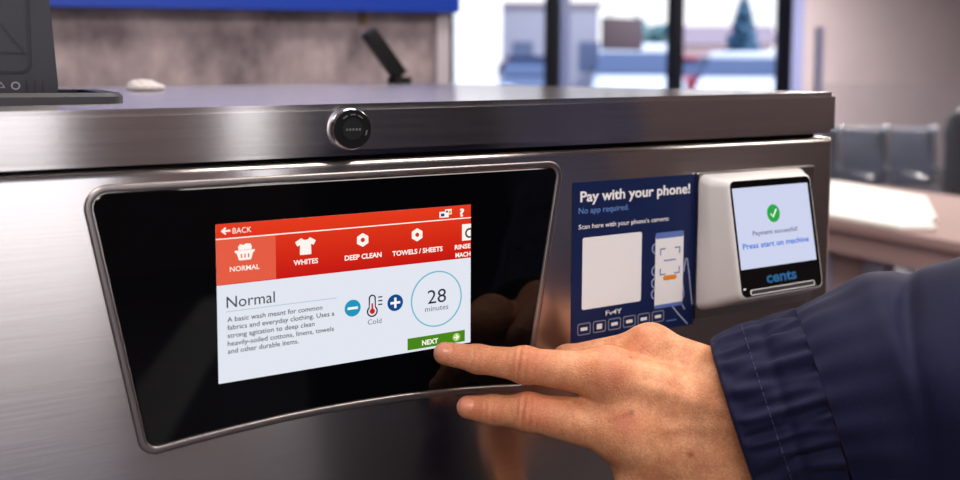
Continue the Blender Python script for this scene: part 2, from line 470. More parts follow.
# ------------------------------------------------------------------ outside
GROUND = -0.87
M['asphalt'] = mat('asphalt', s2l((120, 128, 150)), .8, noise=.2, nscale=4)
structure('parking_lot', [((-60, 6.3, GROUND-.1), (120, 140, GROUND))], M['asphalt'])
M['car_glass'] = mat('car_glass', s2l((72, 84, 112)), .3)
M['tyre'] = mat('tyre', (.01, .01, .012), .8)
M['hub'] = mat('hub', (.6, .6, .62), .25, 1)
M['headlight'] = mat('headlight', (.9, .9, .92), .1)
M['taillight'] = mat('taillight', (.7, .02, .03), .25)
def car(loc, rz, paint, label, tall=0.0, roof=.08):
    t = root('parked_car', (*loc, GROUND), label, 'car', 'cars parked outside', rz)
    L = 2.2
    def sect(x, z0, z1, w, tum):
        return [(x, -w, z0), (x, -w-.02, (z0+z1)/2), (x, -w+tum, z1), (x, w-tum, z1), (x, w+.02, (z0+z1)/2), (x, w, z0)]
    bm = bmesh.new()
    loft(bm, [sect(-L, .35, .75+tall*.3, .78, .08), sect(-L+.12, .25, .95+tall*.3, .86, .08), sect(-.9, .22, 1.02+tall*.3, .9, .08), sect(.6, .22, 1.0+tall*.3, .9, .08), sect(1.75, .22, .86+tall*.3, .87, .1), sect(L, .3, .62+tall*.2, .76, .1)], True, True)
    bmesh.ops.bevel(bm, geom=bm.edges[:], offset=.04, segments=2, affect='EDGES')
    bm_obj('car_body', bm, paint, t, True, 50)
    bm = bmesh.new(); zc = 1.0+tall*.3; zt = 1.45+tall
    loft(bm, [[(-1.75, -.8, zc-.03), (1.05, -.8, zc-.03), (1.05, .8, zc-.03), (-1.75, .8, zc-.03)], [(-1.35, -.66, zt-.06), (.25, -.66, zt-.06), (.25, .66, zt-.06), (-1.35, .66, zt-.06)]], True, True)
    bm_obj('windows', bm, M['car_glass'], t, True)
    bm = bmesh.new(); bx(bm, (-1.5, -.74, zt-roof), (.42, .74, zt), .05); bm_obj('car_roof', bm, paint, t, True, 50)
    for sx in (-1.35, 1.38):
        for sy in (-1, 1):
            w = cyl_part('wheel', (sx, sy*.72, .33), (sx, sy*.91, .33), .33, M['tyre'], t, local=True)
            cyl_part('hub_cap', (sx, sy*.9, .33), (sx, sy*.92, .33), .2, M['hub'], w, local=True)
    for sy in (-1, 1):
        box_part('headlight', (L-.12, sy*.6-.16, .58), (L+.01, sy*.6+.16, .74), M['headlight'], t, .02, True)
        box_part('taillight', (-L-.02, sy*.62-.14, .68), (-L+.1, sy*.62+.14, .84), M['taillight'], t, .02, True)
    box_part('bumper', (L-.1, -.74, .3), (L+.06, .74, .5), M['black'], t, .03, True)
    return t
P_white = mat('white_car_paint', (.85, .85, .87), .25, coat=1); P_navy = mat('dark_blue_car_paint', s2l((30, 44, 85)), .3, coat=1)
P_grey = mat('silver_car_paint', s2l((150, 160, 185)), .3, .3, coat=1); P_red = mat('red_car_paint', s2l((190, 30, 45)), .3, coat=1)
A = math.radians
car((10.88, 12.93), A(232), P_white, 'white parked car beneath the dark hanging sign, nearest of the cars', .12, .26)
car((11.7, 17.9), A(236), P_navy, 'dark blue car parked behind and left of the nearest white car')
car((14.5, 13.6), A(218), P_white, 'white car parked outside right of the second mullion', .05, .2)
car((15.2, 17.2), A(56), P_red, 'red car parked in the row behind, showing its taillights')
car((19.9, 16.8), A(225), P_grey, 'silver car parked farthest right outside')

M['white_bldg'] = mat('white_building', (.95, .88, .78), .6)
t = root('white_building', (20.2, 39.2, GROUND), 'plain white building far beyond the lot, behind the leftmost window pane', 'building', rz=A(-29))
box_part('building_wall', (-8, -3, 0), (2.6, -.8, 6.6), M['white_bldg'], t, local=True)
box_part('roof_coping', (-8.1, -3.1, 6.6), (2.7, -.7, 6.9), M['white_bldg'], t, local=True)

M['leaf_dark'] = mat('conifer_leaves', s2l((52, 88, 110)), .8, noise=.5, nscale=3)
M['leaf_mid'] = mat('tree_leaves', s2l((96, 128, 128)), .8, noise=.5, nscale=3)
M['bark'] = mat('bark', s2l((70, 60, 60)), .9)
def blob(bm, c, r, sub=2):
    g = bmesh.ops.create_icosphere(bm, subdivisions=sub, radius=1)
    for v in g['verts']:
        d = v.co.normalized(); k = 1+.28*random.uniform(-1, 1)
        v.co = Vector(c)+Vector((d.x*r[0], d.y*r[1], d.z*r[2]))*k
def tree(x, y, h, kind, label):
    t = root('conifer_tree' if kind == 'c' else 'broadleaf_tree', (x, y, GROUND), label, 'tree', 'trees beyond the parked cars')
    bm = bmesh.new(); cyl(bm, (0, 0, 0), (0, 0, h*.6), h*.03, h*.015, 10); bm_obj('trunk', bm, M['bark'], t, True)
    bm = bmesh.new()
    if kind == 'c':
        for k in range(26):
            f = k/25; r = h*.2*(1-f)**.8+.12
            for q in range(4):
                a = random.uniform(0, 6.28); blob(bm, (math.cos(a)*r*.6, math.sin(a)*r*.6, h*(.12+.86*f)), (r*.6, r*.6, h*.045), 1)
    else:
        for k in range(34):
            a = random.uniform(0, 6.28); rr = h*.36*math.sqrt(random.random()); z = h*random.uniform(.4, .95)
            blob(bm, (math.cos(a)*rr, math.sin(a)*rr, z), (h*.11,)*3, 1)
    bm_obj('crown', bm, M['leaf_dark'] if kind == 'c' else M['leaf_mid'], t, True)
tree(25.46, 24.33, 4.0, 'c', 'dark pointed conifer tree standing behind the white car outside')
tree(22.4, 25.4, 1.9, 'b', 'low round bush left of the dark conifer')
tree(24.17, 28.6, 3.3, 'b', 'leafy tree between the hanging sign and the second mullion')
tree(28.9, 24.4, 2.0, 'b', 'low round bush right of the dark conifer')
M['house_wall'] = mat('peach_house_wall', s2l((226, 190, 176)), .8); M['house_roof'] = mat('house_roof', s2l((150, 130, 135)), .8)
t = root('house', (31.4, 33.0, GROUND), 'peach low house with pitched roof beyond the parking lot', 'house', rz=A(-40))
box_part('house_wall', (-3.2, -2, 0), (3.2, 2, 2.5), M['house_wall'], t, local=True)
bm = bmesh.new(); loft(bm, [[(-3.5, -2.3, 2.5), (-3.5, 2.3, 2.5), (-3.5, 0, 3.5)], [(3.5, -2.3, 2.5), (3.5, 2.3, 2.5), (3.5, 0, 3.5)]], True, True); bm_obj('house_roof', bm, M['house_roof'], t, True)
for xx in (-1.8, .2, 2.0): box_part('house_window', (xx-.4, -2.04, 1.0), (xx+.4, -1.98, 1.9), M['car_glass'], t, local=True)
M['bldg'] = mat('pale_blue_building', s2l((146, 144, 154)), .8)
t = root('building', (25.6, 41.0, GROUND), 'pale blue flat-roofed building beyond the lot, behind the hanging sign', 'building', rz=A(-30))
box_part('building_wall', (-2.6, -1.5, 0), (4.1, 1.5, 4.7), M['bldg'], t, local=True)
box_part('flat_roof', (-2.8, -1.7, 4.7), (4.3, 1.7, 4.9), M['house_roof'], t, local=True)
for k in range(4): box_part('building_window', (-2.3+k*1.8, -1.55, 1.2), (-1.2+k*1.8, -1.48, 2.8), M['car_glass'], t, local=True)

# person far outside
M['coat'] = mat('dark_coat', s2l((38, 34, 52)), .8); M['skin_far'] = mat('skin_far', s2l((190, 140, 115)), .5); M['hair'] = mat('brown_hair', s2l((70, 48, 42)), .6); M['jeans'] = mat('dark_jeans', s2l((40, 45, 70)), .8)
def far_person(x, y, rz):
    zb = GROUND; S = 1.06
    def fig(P):
        q = np.stack([P[:, 0], P[:, 1], P[:, 2]], 1)
        d = sd_ell(q, (0, 0, 1.61), (.078, .098, .122))
        d = smin(d, sd_cone(q, (0, .01, 1.36), (0, 0, 1.55), .06, .052), .04)
        d = smin(d, sd_cone(q, (0, -.095, 1.60), (0, -.085, 1.63), .016, .01), .02)
        for s in (-1, 1):
            d = smin(d, sd_cone(q, (s*.08, 0, 1.34), (s*.185, .01, 1.37), .09, .055), .06)
            d = smin(d, sd_cone(q, (s*.19, .01, 1.37), (s*.25, .03, 1.10), .052, .04), .03)
            d = smin(d, sd_cone(q, (s*.25, .03, 1.10), (s*.25, -.05, .86), .04, .028), .02)
            d = smin(d, sd_cone(q, (s*.25, -.05, .85), (s*.245, -.08, .72), .034, .02), .02)
            d = smin(d, sd_cone(q, (s*.09, 0, .92), (s*.10, -.01, .50), .095, .06), .04)
            d = smin(d, sd_cone(q, (s*.10, -.01, .50), (s*.10, .02, .09), .058, .038), .02)
            d = smin(d, sd_cone(q, (s*.10, .03, .05), (s*.11, -.15, .04), .05, .038), .03)
            d = np.minimum(d, sd_ell(q, (s*.08, .01, 1.61), (.012, .025, .035)))
        d = smin(d, sd_cone(q, (0, .01, 1.25), (0, .01, .97), .15, .13), .08)
        return d
    me, _ = surface(fig, (-.4, -.3, -.03), (.4, .3, 1.8), .018)
    b = link_mesh('person', me, M['skin_far'], smooth=180)
    tag(b, 'distant person in a dark coat standing outside before the plain white building', 'person')
    def coat(P):
        d = smin(sd_cone(P, (0, .01, 1.28), (0, .01, .80), .18, .175), sd_cone(P, (-.17, .01, 1.37), (.17, .01, 1.37), .085, .085), .08)
        for s in (-1, 1):
            d = smin(d, sd_cone(P, (s*.19, .01, 1.37), (s*.25, .03, 1.10), .072, .058), .03)
            d = smin(d, sd_cone(P, (s*.25, .03, 1.10), (s*.25, -.05, .87), .056, .045), .02)
        return d
    me, _ = surface(coat, (-.4, -.3, .55), (.4, .3, 1.6), .02); link_mesh('coat', me, M['coat'], b, True, 180)
    def trou(P):
        d = sd_cone(P, (-.05, 0, .9), (.05, 0, .9), .13, .13)
        for s in (-1, 1): d = smin(d, sd_cone(P, (s*.1, 0, .9), (s*.1, .01, .12), .105, .062), .03)
        return d
    me, _ = surface(trou, (-.3, -.25, .02), (.3, .25, 1.1), .02); link_mesh('trousers', me, M['jeans'], b, True, 180)
    def hr(P): return np.maximum(sd_ell(P, (0, .012, 1.635), (.09, .108, .118)), -(P[:, 2]-1.60+P[:, 1]*-.9-.02))
    me, _ = surface(hr, (-.15, -.15, 1.45), (.15, .2, 1.8), .012); link_mesh('hair', me, M['hair'], b, True, 180)
    b.location = (x, y, zb); b.rotation_euler = (0, 0, rz); b.scale = (S,)*3
far_person(19.39, 32.3, A(-30))

# hanging sign at the street window
M['sign_back'] = mat('sign_back', s2l((70, 60, 80)), .7)
t = root('hanging_sign', (4.94, 5.9, .3166), 'dark blank rectangular sign hanging at the window above the white car', 'sign')
box_part('sign_board', (4.71, 5.89, .317), (5.17, 5.915, .609), M['sign_back'], t, .004)
for xx in (4.80, 5.08): cyl_part('hanging_rod', (xx, 5.90, .605), (xx, 5.90, CEIL), .006, M['sign_back'], t, n=8)

# ------------------------------------------------------------------ background things inside
M['sign_blue'] = mat('blue_board', s2l((10, 58, 168)), .4)
bm = bmesh.new()
vs = [(-2.6, 1.215, .130), (.786, 1.215, .2165), (.786, 1.249, .2165), (-2.6, 1.249, .130), (-2.6, 1.215, .62), (.786, 1.215, .7), (.786, 1.249, .7), (-2.6, 1.249, .62)]
bv = [bm.verts.new(v) for v in vs]
for f in ((0, 1, 2, 3), (4, 5, 6, 7), (0, 1, 5, 4), (1, 2, 6, 5), (2, 3, 7, 6), (3, 0, 4, 7)): bm.faces.new([bv[i] for i in f])
tag(bm_obj('blue_board', bm, M['sign_blue'], base=(-.9, 1.23, .2)), 'long bright blue board mounted high on the mottled grey partition', 'board')
M['brass'] = mat('brass', s2l((120, 96, 60)), .5, .6)
bm = bmesh.new(); bx(bm, (.566, 1.238, .186), (.580, 1.25, .212), .003); tag(bm_obj('wall_clip', bm, M['brass'], base=(.573, 1.249, .2)), 'small brass strip on the partition above the slanted black bar', 'clip')

# slanted black bar on the washer's top
t = root('card_stand', (.421, .705, .0671), 'slanted black bar standing at the back of the steel washer top', 'stand')
bm = bmesh.new(); bx(bm, (-.011, -.010, 0), (.011, .010, .081), .003); bmesh.ops.rotate(bm, verts=bm.verts[:], cent=(0, 0, 0), matrix=Matrix.Rotation(A(-38), 3, 'Y')); bmesh.ops.translate(bm, verts=bm.verts[:], vec=(-.002, 0, .011))
bm_obj('bar', bm, M['black'], t, True, 40)
cyl_part('foot', (-.003, 0, .0), (-.003, 0, .010), .018, M['black'], t, local=True)

# small folded cloth on the washer's top
def pad(P):
    d = sd_ell(P, (.027, .422, .0670), (.018, .014, .0042))
    return smin(d, sd_ell(P, (.024, .424, .0705), (.013, .010, .0040)), .003)
me, _ = surface(pad, (.0, .40, .058), (.055, .445, .08), .0012, lambda X: .0004*np.sin(X[:, 0]*900+X[:, 1]*500))
tag(link_mesh('folded_cloth', me, mat('pale_cloth', (.52, .48, .49), .8), smooth=180, base=(.027, .422, .0640)), 'small pale folded cloth lying on the steel washer top behind the dark tray', 'cloth')

# folding table with a thin irregular white sheet
M['table'] = mat('pinkish_laminate', s2l((158, 130, 128)), .65, spec=.15, noise=.04, nscale=4)
M['table_leg'] = mat('grey_table_leg', s2l((150, 145, 165)), .4, .4)
t = root('folding_table', (1.9, .7, FLOOR), 'long pinkish laminate folding table right of the washer', 'table')
box_part('table_top', (1.575, -.6, -.275), (2.23, 1.5, -.25), M['table'], t, .004)
box_part('apron', (1.585, -.58, -.325), (1.61, 1.48, -.275), M['table'], t)
box_part('apron', (2.19, -.58, -.325), (2.215, 1.48, -.275), M['table'], t)
for yy in (-.5, .79, .93, 1.42):
    for xx in (1.64, 2.15): box_part('leg', (xx-.025, yy-.025, FLOOR), (xx+.025, yy+.025, -.276), M['table_leg'], t, .004)
box_part('end_panel', (1.63, .815, -.95), (1.645, .905, -.33), M['table'], t)
box_part('lower_shelf', (1.62, -.45, -.80), (2.17, 1.4, -.775), M['table'], t)
M['slab'] = mat('white_slab', (.9, .88, .85), .7, emit=0)
bm = bmesh.new(); out_ = [(1.58, .70), (1.655, .665), (1.70, .72), (1.76, .735), (2.06, .96), (2.13, 1.25), (2.12, 1.45), (1.60, 1.45)]
fr_t = Frame((0, 0, -.2495), (1, 0, 0), (0, 1, 0), (0, 0, 1)); prism(bm, fr_t, out_, 0, .012); bmesh.ops.bevel(bm, geom=bm.edges[:], offset=.003, segments=2, affect='EDGES')
tag(bm_obj('white_slab', bm, M['slab'], smooth=40, base=(1.85, 1.2, -.2495)), 'bright white sheet lying on the pinkish folding table', 'slab')

# waiting bench
M['seat'] = mat('dark_seat', s2l((58, 64, 84)), .35, .3); M['seat_chrome'] = mat('bench_chrome', (.7, .7, .74), .2, 1)
ang = math.atan2(-.22, .405)
t = root('waiting_bench', (4.14, 2.88, FLOOR), 'row of dark grey metal waiting seats on a beam, behind the folding table', 'bench', rz=ang)
PW = .28
for k in range(-3, 2):
    xo = k*PW
    bm = bmesh.new(); bx(bm, (xo+.012, -.02, .45), (xo+PW-.012, .02, .79), .018); bmesh.ops.rotate(bm, verts=bm.verts[:], cent=(0, 0, .45), matrix=Matrix.Rotation(A(-10), 3, 'X')); bm_obj('backrest', bm, M['seat'], t, True, 40)
    bm = bmesh.new(); bx(bm, (xo+.012, -.44, .41), (xo+PW-.012, -.03, .44), .012); bm_obj('seat', bm, M['seat'], t, True, 40)
for k in range(-3, 3):
    xo = k*PW
    bm = bmesh.new(); bx(bm, (xo-.016, -.42, .53), (xo+.016, 0, .555), .006); bx(bm, (xo-.01, -.06, .36), (xo+.01, -.03, .53), .003); bx(bm, (xo-.014, -.005, .45), (xo+.014, .075, .80), .01); bm_obj('armrest', bm, M['seat_chrome'], t, True, 40)
box_part('beam', (-.9, -.25, .34), (.6, -.19, .395), M['seat_chrome'], t, .005, True)
for xx in (-.6, .35):
    bm = bmesh.new(); bx(bm, (xx-.03, -.24, .04), (xx+.03, -.20, .34)); bx(bm, (xx-.03, -.48, 0), (xx+.03, .06, .04), .01); bm_obj('leg', bm, M['seat_chrome'], t, True, 40)

# black bin at the right
t = root('waste_bin', (3.66, 1.78, FLOOR), 'tall round black waste bin before the end of the waiting seats', 'bin')
cyl_part('bin_body', (0, 0, 0), (0, 0, .80), .125, M['black'], t, r1=.14, local=True)
bm = bmesh.new(); loft(bm, [[(r*math.cos(a*math.pi/12), r*math.sin(a*math.pi/12), z) for a in range(24)] for r, z in ((.145, .80), (.145, .84), (.13, .90), (.09, .94), (.03, .955))], True, True); bm_obj('bin_lid', bm, M['black'], t, True, 40)

# glass screen with post
M['post'] = mat('grey_blue_post', s2l((165, 165, 200)), .4, .1)
def acrylic():
    mt = bpy.data.materials.new('clear_screen'); mt.use_nodes = True; tt = mt.node_tree; tt.nodes.clear()
    o = tt.nodes.new('ShaderNodeOutputMaterial'); mx = tt.nodes.new('ShaderNodeMixShader'); tr = tt.nodes.new('ShaderNodeBsdfTransparent'); gl = tt.nodes.new('ShaderNodeBsdfPrincipled')
    gl.inputs['Base Color'].default_value = (.35, .36, .42, 1); gl.inputs['Roughness'].default_value = .1; mx.inputs[0].default_value = .10
    tt.links.new(tr.outputs[0], mx.inputs[1]); tt.links.new(gl.outputs[0], mx.inputs[2]); tt.links.new(mx.outputs[0], o.inputs[0]); return mt
t = root('glass_screen', (2.564, 1.74, FLOOR), 'clear glass screen with a grey post behind the folding table', 'screen')
cyl_part('post', (0, 0, 0), (0, 0, 1.262), .017, M['post'], t, local=True)
cyl_part('base_plate', (0, 0, 0), (0, 0, .012), .06, M['post'], t, local=True)
bm = bmesh.new(); bx(bm, (.02, -.004, .12), (.98, .004, 1.057)); bmesh.ops.rotate(bm, verts=bm.verts[:], cent=(0, 0, 0), matrix=Matrix.Rotation(math.atan2(-.235, .426), 3, 'Z')); bm_obj('pane', bm, acrylic(), t, True)
cyl_part('post', (.98*.8756, -.98*.483, 0), (.98*.8756, -.98*.483, 1.1), .017, M['post'], t, local=True)

# ------------------------------------------------------------------ washing machine
ML, MR, MD = -.335, .485, .80
wash = root('washing_machine', ((ML+MR)/2, .4, FLOOR), 'stainless steel coin laundry washer with black glass touch control panel', 'washing machine')
box_part('cabinet', (ML, 0, FLOOR+.03), (MR, MD, .0315), M['steel'], wash, .0045, seg=5)
box_part('plinth', (ML+.02, .03, FLOOR), (MR-.02, MD-.02, FLOOR+.03), M['black_gap'], wash)
box_part('gap_neck', (ML+.012, .010, .030), (MR-.012, MD-.01, .0345), M['black_gap'], wash)  # inset neck under the cover; the gap's shade is held in its black
bm = bmesh.new()
def zt(x): return .0614+(x+.098)*.0101
def zb(x): return .0332+(x+.098)*.0024
c = [(ML-.003, -.003), (MR-.0005, -.003), (MR-.0005, MD), (ML-.003, MD)]
b0 = [bm.verts.new((x, y, zb(x))) for x, y in c]; b1 = [bm.verts.new((x, y, zt(x))) for x, y in c]
bm.faces.new(b0[::-1]); bm.faces.new(b1)
for i in range(4): bm.faces.new((b0[i], b0[(i+1) % 4], b1[(i+1) % 4], b1[i]))
bmesh.ops.bevel(bm, geom=bm.edges[:], offset=.0035, segments=4, affect='EDGES')
bm_obj('top_cover', bm, M['steel_top'], wash, smooth=40)

# black glass control panel with steel trim
FP = Frame((0, 0, 0), (1, 0, 0), (0, 0, 1), (0, -1, 0))
arch = [(-.0364, -.1150), (-.012, -.1130), (.0111, -.1116), (.036, -.1106), (.0565, -.1104), (.080, -.1107), (.107, -.1117), (.130, -.1132), (.152, -.1152), (.172, -.1176), (.1945, -.1206)]
gl_loop = rounded_loop([(.2190, .0203), (-.0608, .0203)]+arch, [.006, .0075, .006]+[0]*(len(arch)-2)+[.005])
def zt_face(): pass
bm = bmesh.new()
loft(bm, [[FP.p(x, z, -.0012) for x, z in gl_loop], [FP.p(x, z, -.0001) for x, z in gl_loop], [FP.p(x, z, .0005) for x, z in offset_loop(gl_loop, -.0009)]], True, True)
panel = bm_obj('control_panel', bm, M['glass_black'], wash)
bm = bmesh.new()
prof = [(.0000, -.0008), (.0001, .0001), (.0004, .0006), (.0010, .00075), (.0028, .00068), (.0040, .0005), (.0042, -.0003)]
loft(bm, [[FP.p(x, z, d) for x, z in offset_loop(gl_loop, o)] for o, d in prof])
bm_obj('panel_trim', bm, M['trim'], panel, smooth=180)

# display
FD = Frame((0, 0, 0), (1, 0, 0), (0, 0, 1), (0, -1, 0))
DW, DH = .1540, .0866
D0 = .0005
def em_screen_grad(name, stops, zlo, zhi, strength=1):
    mt, t, b = new_mat(name)
    g = t.nodes.new('ShaderNodeNewGeometry'); sp = t.nodes.new('ShaderNodeSeparateXYZ'); mr = t.nodes.new('ShaderNodeMapRange'); r = t.nodes.new('ShaderNodeValToRGB')
    mr.inputs['From Min'].default_value = zlo; mr.inputs['From Max'].default_value = zhi
    t.links.new(g.outputs['Position'], sp.inputs[0]); t.links.new(sp.outputs['Z'], mr.inputs['Value']); t.links.new(mr.outputs[0], r.inputs[0])
    r.color_ramp.elements[0].color = (*s2l(stops[0]), 1); r.color_ramp.elements[1].color = (*s2l(stops[1]), 1)
    b.inputs['Base Color'].default_value = (0, 0, 0, 1); b.inputs['Roughness'].default_value = .35; b.inputs['Specular IOR Level'].default_value = .15
    t.links.new(r.outputs[0], b.inputs['Emission Color']); b.inputs['Emission Strength'].default_value = strength
    return mt
E_white = emis('screen_white', (226, 230, 240)); E_red = em_screen_grad('screen_red', ((196, 18, 14), (228, 58, 26)), -.034, 0)
E_tab = emis('screen_tab', (228, 92, 66)); E_pure = emis('screen_icon_white', (255, 246, 238)); E_ink = emis('screen_ink', (38, 44, 64))
E_teal = emis('screen_teal', (28, 150, 190)); E_blue = emis('screen_blue', (14, 74, 138)); E_green = emis('screen_green', (72, 132, 22)); E_circ = emis('screen_ring', (116, 184, 206))
E_mark = emis('screen_marker_red', (205, 30, 30)); E_pale = emis('screen_pale_green', (165, 200, 110)); E_rule = emis('screen_rule', (170, 195, 215)); E_lt = emis('screen_light_text', (92, 98, 120))
E_or = emis('screen_orange', (240, 165, 60))
scr = flat('display_screen', FD, [[(0, -DH), (DW, -DH), (DW, 0), (0, 0)]], E_white, wash, D0-.0004, D0+.0002)
a = D0+.0003; b_ = D0+.0004; c_ = D0+.0005
mm = .001
def R_(x0, z0, x1, z1): return [(x0*mm, z0*mm), (x1*mm, z0*mm), (x1*mm, z1*mm), (x0*mm, z1*mm)]
flat('header_bar', FD, [R_(0, -33, 154, 0)], E_red, scr, D0, a)
flat('selected_tab', FD, [R_(0, -32.6, 32, -8.2)], E_tab, scr, D0, b_)
flat('header_rule', FD, [R_(0, -8.3, 154, -7.7)], E_pure, scr, D0, c_)
T = lambda s, x0, x1, zb_, cap, mt, bold=0: text('lettering', FD, s, x0*mm, x1*mm, zb_*mm, cap*mm, mt, scr, c_+.0001, bold)
flat('back_arrow', FD, [[(x*mm, z*mm) for x, z in ((2.6, -3.8), (5.0, -1.7), (5.5, -2.3), (4.5, -3.3), (7.7, -3.3), (7.7, -4.3), (4.5, -4.3), (5.5, -5.3), (5.0, -5.9))]], E_pure, scr, D0, c_)
T('BACK', 8.8, 18.9, -5.5, 3.0, E_pure)
T('NORMAL', 7.0, 23.0, -26.1, 2.7, E_pure, .012)
T('WHITES', 41.9, 56.0, -26.3, 2.9, E_pure, .025)
T('DEEP CLEAN', 71.8, 94.5, -26.7, 3.0, E_pure, .03)
T('TOWELS / SHEETS', 101.3, 134.4, -27.0, 3.0, E_pure, .03)
T('RINSE', 142.7, 153.7, -27.0, 2.9, E_pure, .03)
T('MACH', 143.2, 153.7, -32.0, 2.9, E_pure, .03)
# basket icon
bk = [[(x*mm, z*mm) for x, z in ((9.7, -15.0), (20.6, -15.0), (20.3, -16.2), (19.6, -16.4), (18.4, -20.4), (12.0, -20.4), (10.7, -16.4), (9.9, -16.2))],
      [(x*mm, z*mm) for x, z in ((11.7, -14.8), (11.6, -12.9), (12.8, -11.6), (14.4, -12.2), (16.2, -11.4), (18.2, -11.8), (19.0, -13.2), (18.6, -14.8))]]
flat('basket_icon', FD, bk, E_pure, scr, D0, c_)
flat('basket_slots', FD, [R_(x-.35, -19.2, x+.35, -17.0) for x in (13.3, 15.2, 17.1)], E_tab, scr, D0, c_+.0001)
flat('shirt_icon', FD, [[(x*mm, z*mm) for x, z in ((46.5, -11.3), (47.6, -12.3), (49.0, -12.6), (50.4, -12.3), (51.5, -11.2), (54.8, -13.2), (53.6, -15.6), (52.0, -15.0), (52.2, -20.8), (45.6, -20.8), (45.8, -15.2), (44.2, -15.8), (43.0, -13.4))]], E_pure, scr, D0, c_)
for hx in (82.9, 117.5):
    hexo = [(hx*mm+.0040*math.sin(A(60*k)), -.0156+.0040*math.cos(A(60*k))) for k in range(6)]
    flat('hexagon_icon', FD, [hexo], E_pure, scr, D0, c_)
    flat('hexagon_hole', FD, [[(hx*mm+.0014*math.sin(A(60*k)), -.0156+.0014*math.cos(A(60*k))) for k in range(6)]], E_red, scr, D0, c_+.0001)
flat('washer_icon', FD, [R_(147.9, -22, 154, -11.8)], E_pure, scr, D0, c_)
flat('washer_icon_door', FD, [([(x, z) for x, z in circ(.1530, -.0175, .0031, 24, 90, 270)]+[(.1539, -.0206), (.1539, -.0144)], [(x, z) for x, z in circ(.1530, -.0175, .0020, 24, 90, 270)]+[(.1538, -.0195), (.1538, -.0155)])], E_ink, scr, D0, c_+.0001)
flat('language_icon', FD, [R_(132.4, -6.6, 138.6, -3.0)], E_pure, scr, D0, c_)
flat('language_icon_card', FD, [R_(136.2, -4.9, 140.6, -1.7)], E_pure, scr, D0, c_+.0001)
flat('language_icon_mark', FD, [R_(133.2, -5.8, 135.6, -4.0), R_(136.6, -3.6, 138.0, -2.4)], E_blue, scr, D0, c_+.0002)
flat('language_icon_flag', FD, [R_(138.5, -4.4, 140.2, -2.6)], E_or, scr, D0, c_+.0002)
T('?', 146.0, 149.2, -6.9, 5.0, E_pure, .04)
T('Normal', 4.9, 31.1, -45.6, 6.1, E_ink)
flat('heading_rule', FD, [R_(4.7, -47.9, 66.8, -47.5)], E_rule, scr, D0, a)
for k, (s, x1) in enumerate((('A basic wash meant for common', 58.2), ('fabrics and everyday clothing. Uses a', 65.3), ('strong agitation to deep clean', 53.5), ('heavily-soiled cottons, linens, towels', 64.9), ('and other durable items.', 44.2))):
    T(s, 5.1, x1, (-53.3, -57.7, -62.1, -66.5, -70.7)[k], 2.7, E_ink, .006)
flat('minus_button', FD, [circ(.0765, -.0549, .0049)], E_teal, scr, D0, a); flat('minus_sign', FD, [R_(73.4, -55.6, 79.6, -54.2)], E_pure, scr, D0, c_)
flat('plus_button', FD, [circ(.1032, -.0551, .0050)], E_blue, scr, D0, a); flat('plus_sign', FD, [R_(100.1, -55.8, 106.3, -54.4), R_(102.5, -58.2, 103.9, -52.0)], E_pure, scr, D0, c_)
tho = circ(.0886, -.0583, .0034, 24, 130, 410)+circ(.0886, -.0506, .0022, 12, 0, 180); thi = circ(.0886, -.0583, .0026, 24, 130, 410)+circ(.0886, -.0506, .0014, 12, 0, 180)
flat('thermometer_icon', FD, [(tho, thi)], E_ink, scr, D0, c_)
flat('thermometer_fill', FD, [circ(.0886, -.0583, .0016), R_(88.1, -58, 89.1, -53.6)], E_mark, scr, D0, c_)
flat('thermometer_ticks', FD, [R_(92.4, -50.4-k*2.2-.35, 94.9, -50.4-k*2.2+.35) for k in range(3)], E_ink, scr, D0, c_)
T('Cold', 85.6, 94.2, -65.9, 2.9, E_lt)
flat('time_ring', FD, [(circ(.1305, -.0561, .0172, 72), circ(.1305, -.0561, .0164, 72))], E_circ, scr, D0, c_)
T('28', 124.3, 136.8, -58.5, 8.2, E_ink); T('minutes', 122.6, 138.3, -63.2, 3.3, E_lt)
flat('next_button', FD, [R_(111.1, -85.2, 149.9, -78.1)], E_green, scr, D0, b_)
T('NEXT', 120.5, 131.3, -83.6, 3.2, E_pure, .035)
flat('next_glow', FD, [circ(.1440, -.0818, .0026)], E_pale, scr, D0, c_)
flat('next_arrow', FD, [[(x*mm, z*mm) for x, z in ((142.2, -81.4), (144.2, -81.4), (143.4, -80.5), (144.0, -80.0), (145.8, -81.8), (144.0, -83.6), (143.4, -83.1), (144.2, -82.2), (142.2, -82.2))]], E_pure, scr, D0, c_+.0001)

# lock on the top cover
lk = Vector((.0743, 0, .0492))
bm = bmesh.new(); rs = [(.0120, 0.0), (.0120, .0025), (.0116, .0045), (.0110, .0052)]
loft(bm, [[(lk.x+r*math.cos(a_*math.pi/24), -.003-d, lk.z+r*math.sin(a_*math.pi/24)) for a_ in range(48)] for r, d in rs], False, True)
lock = bm_obj('lock', bm, M['chrome'], wash, smooth=40, label='round key lock with chrome collar and black face')
FL = Frame((lk.x, -.0082, lk.z), (1, 0, 0), (0, 0, 1), (0, -1, 0))
flat('lock_face', FL, [circ(0, 0, .0109, 48)], M['black'], lock, 0, .0008)
flat('lock_plug', FL, [circ(0, 0, .0062, 40)], mat('lock_plug', (.012, .012, .013), .25), lock, 0, .0013)
flat('lock_markings', FL, [stroke([(.0082*math.sin(A(q)), .0082*math.cos(A(q))) for q in range(a0, a0+22, 7)], .0007) for a0 in (-44, -10, 22, 95)]+[[(x+dx, -.0008+dz) for x, dz in ((0, 0), (.0011, 0), (.0011, .0013), (0, .0013))] for dx in (-.0042, -.0023, -.0004, .0015, .0034)], mat('lock_marks', s2l((105, 105, 112)), .5), lock, .001, .0015)

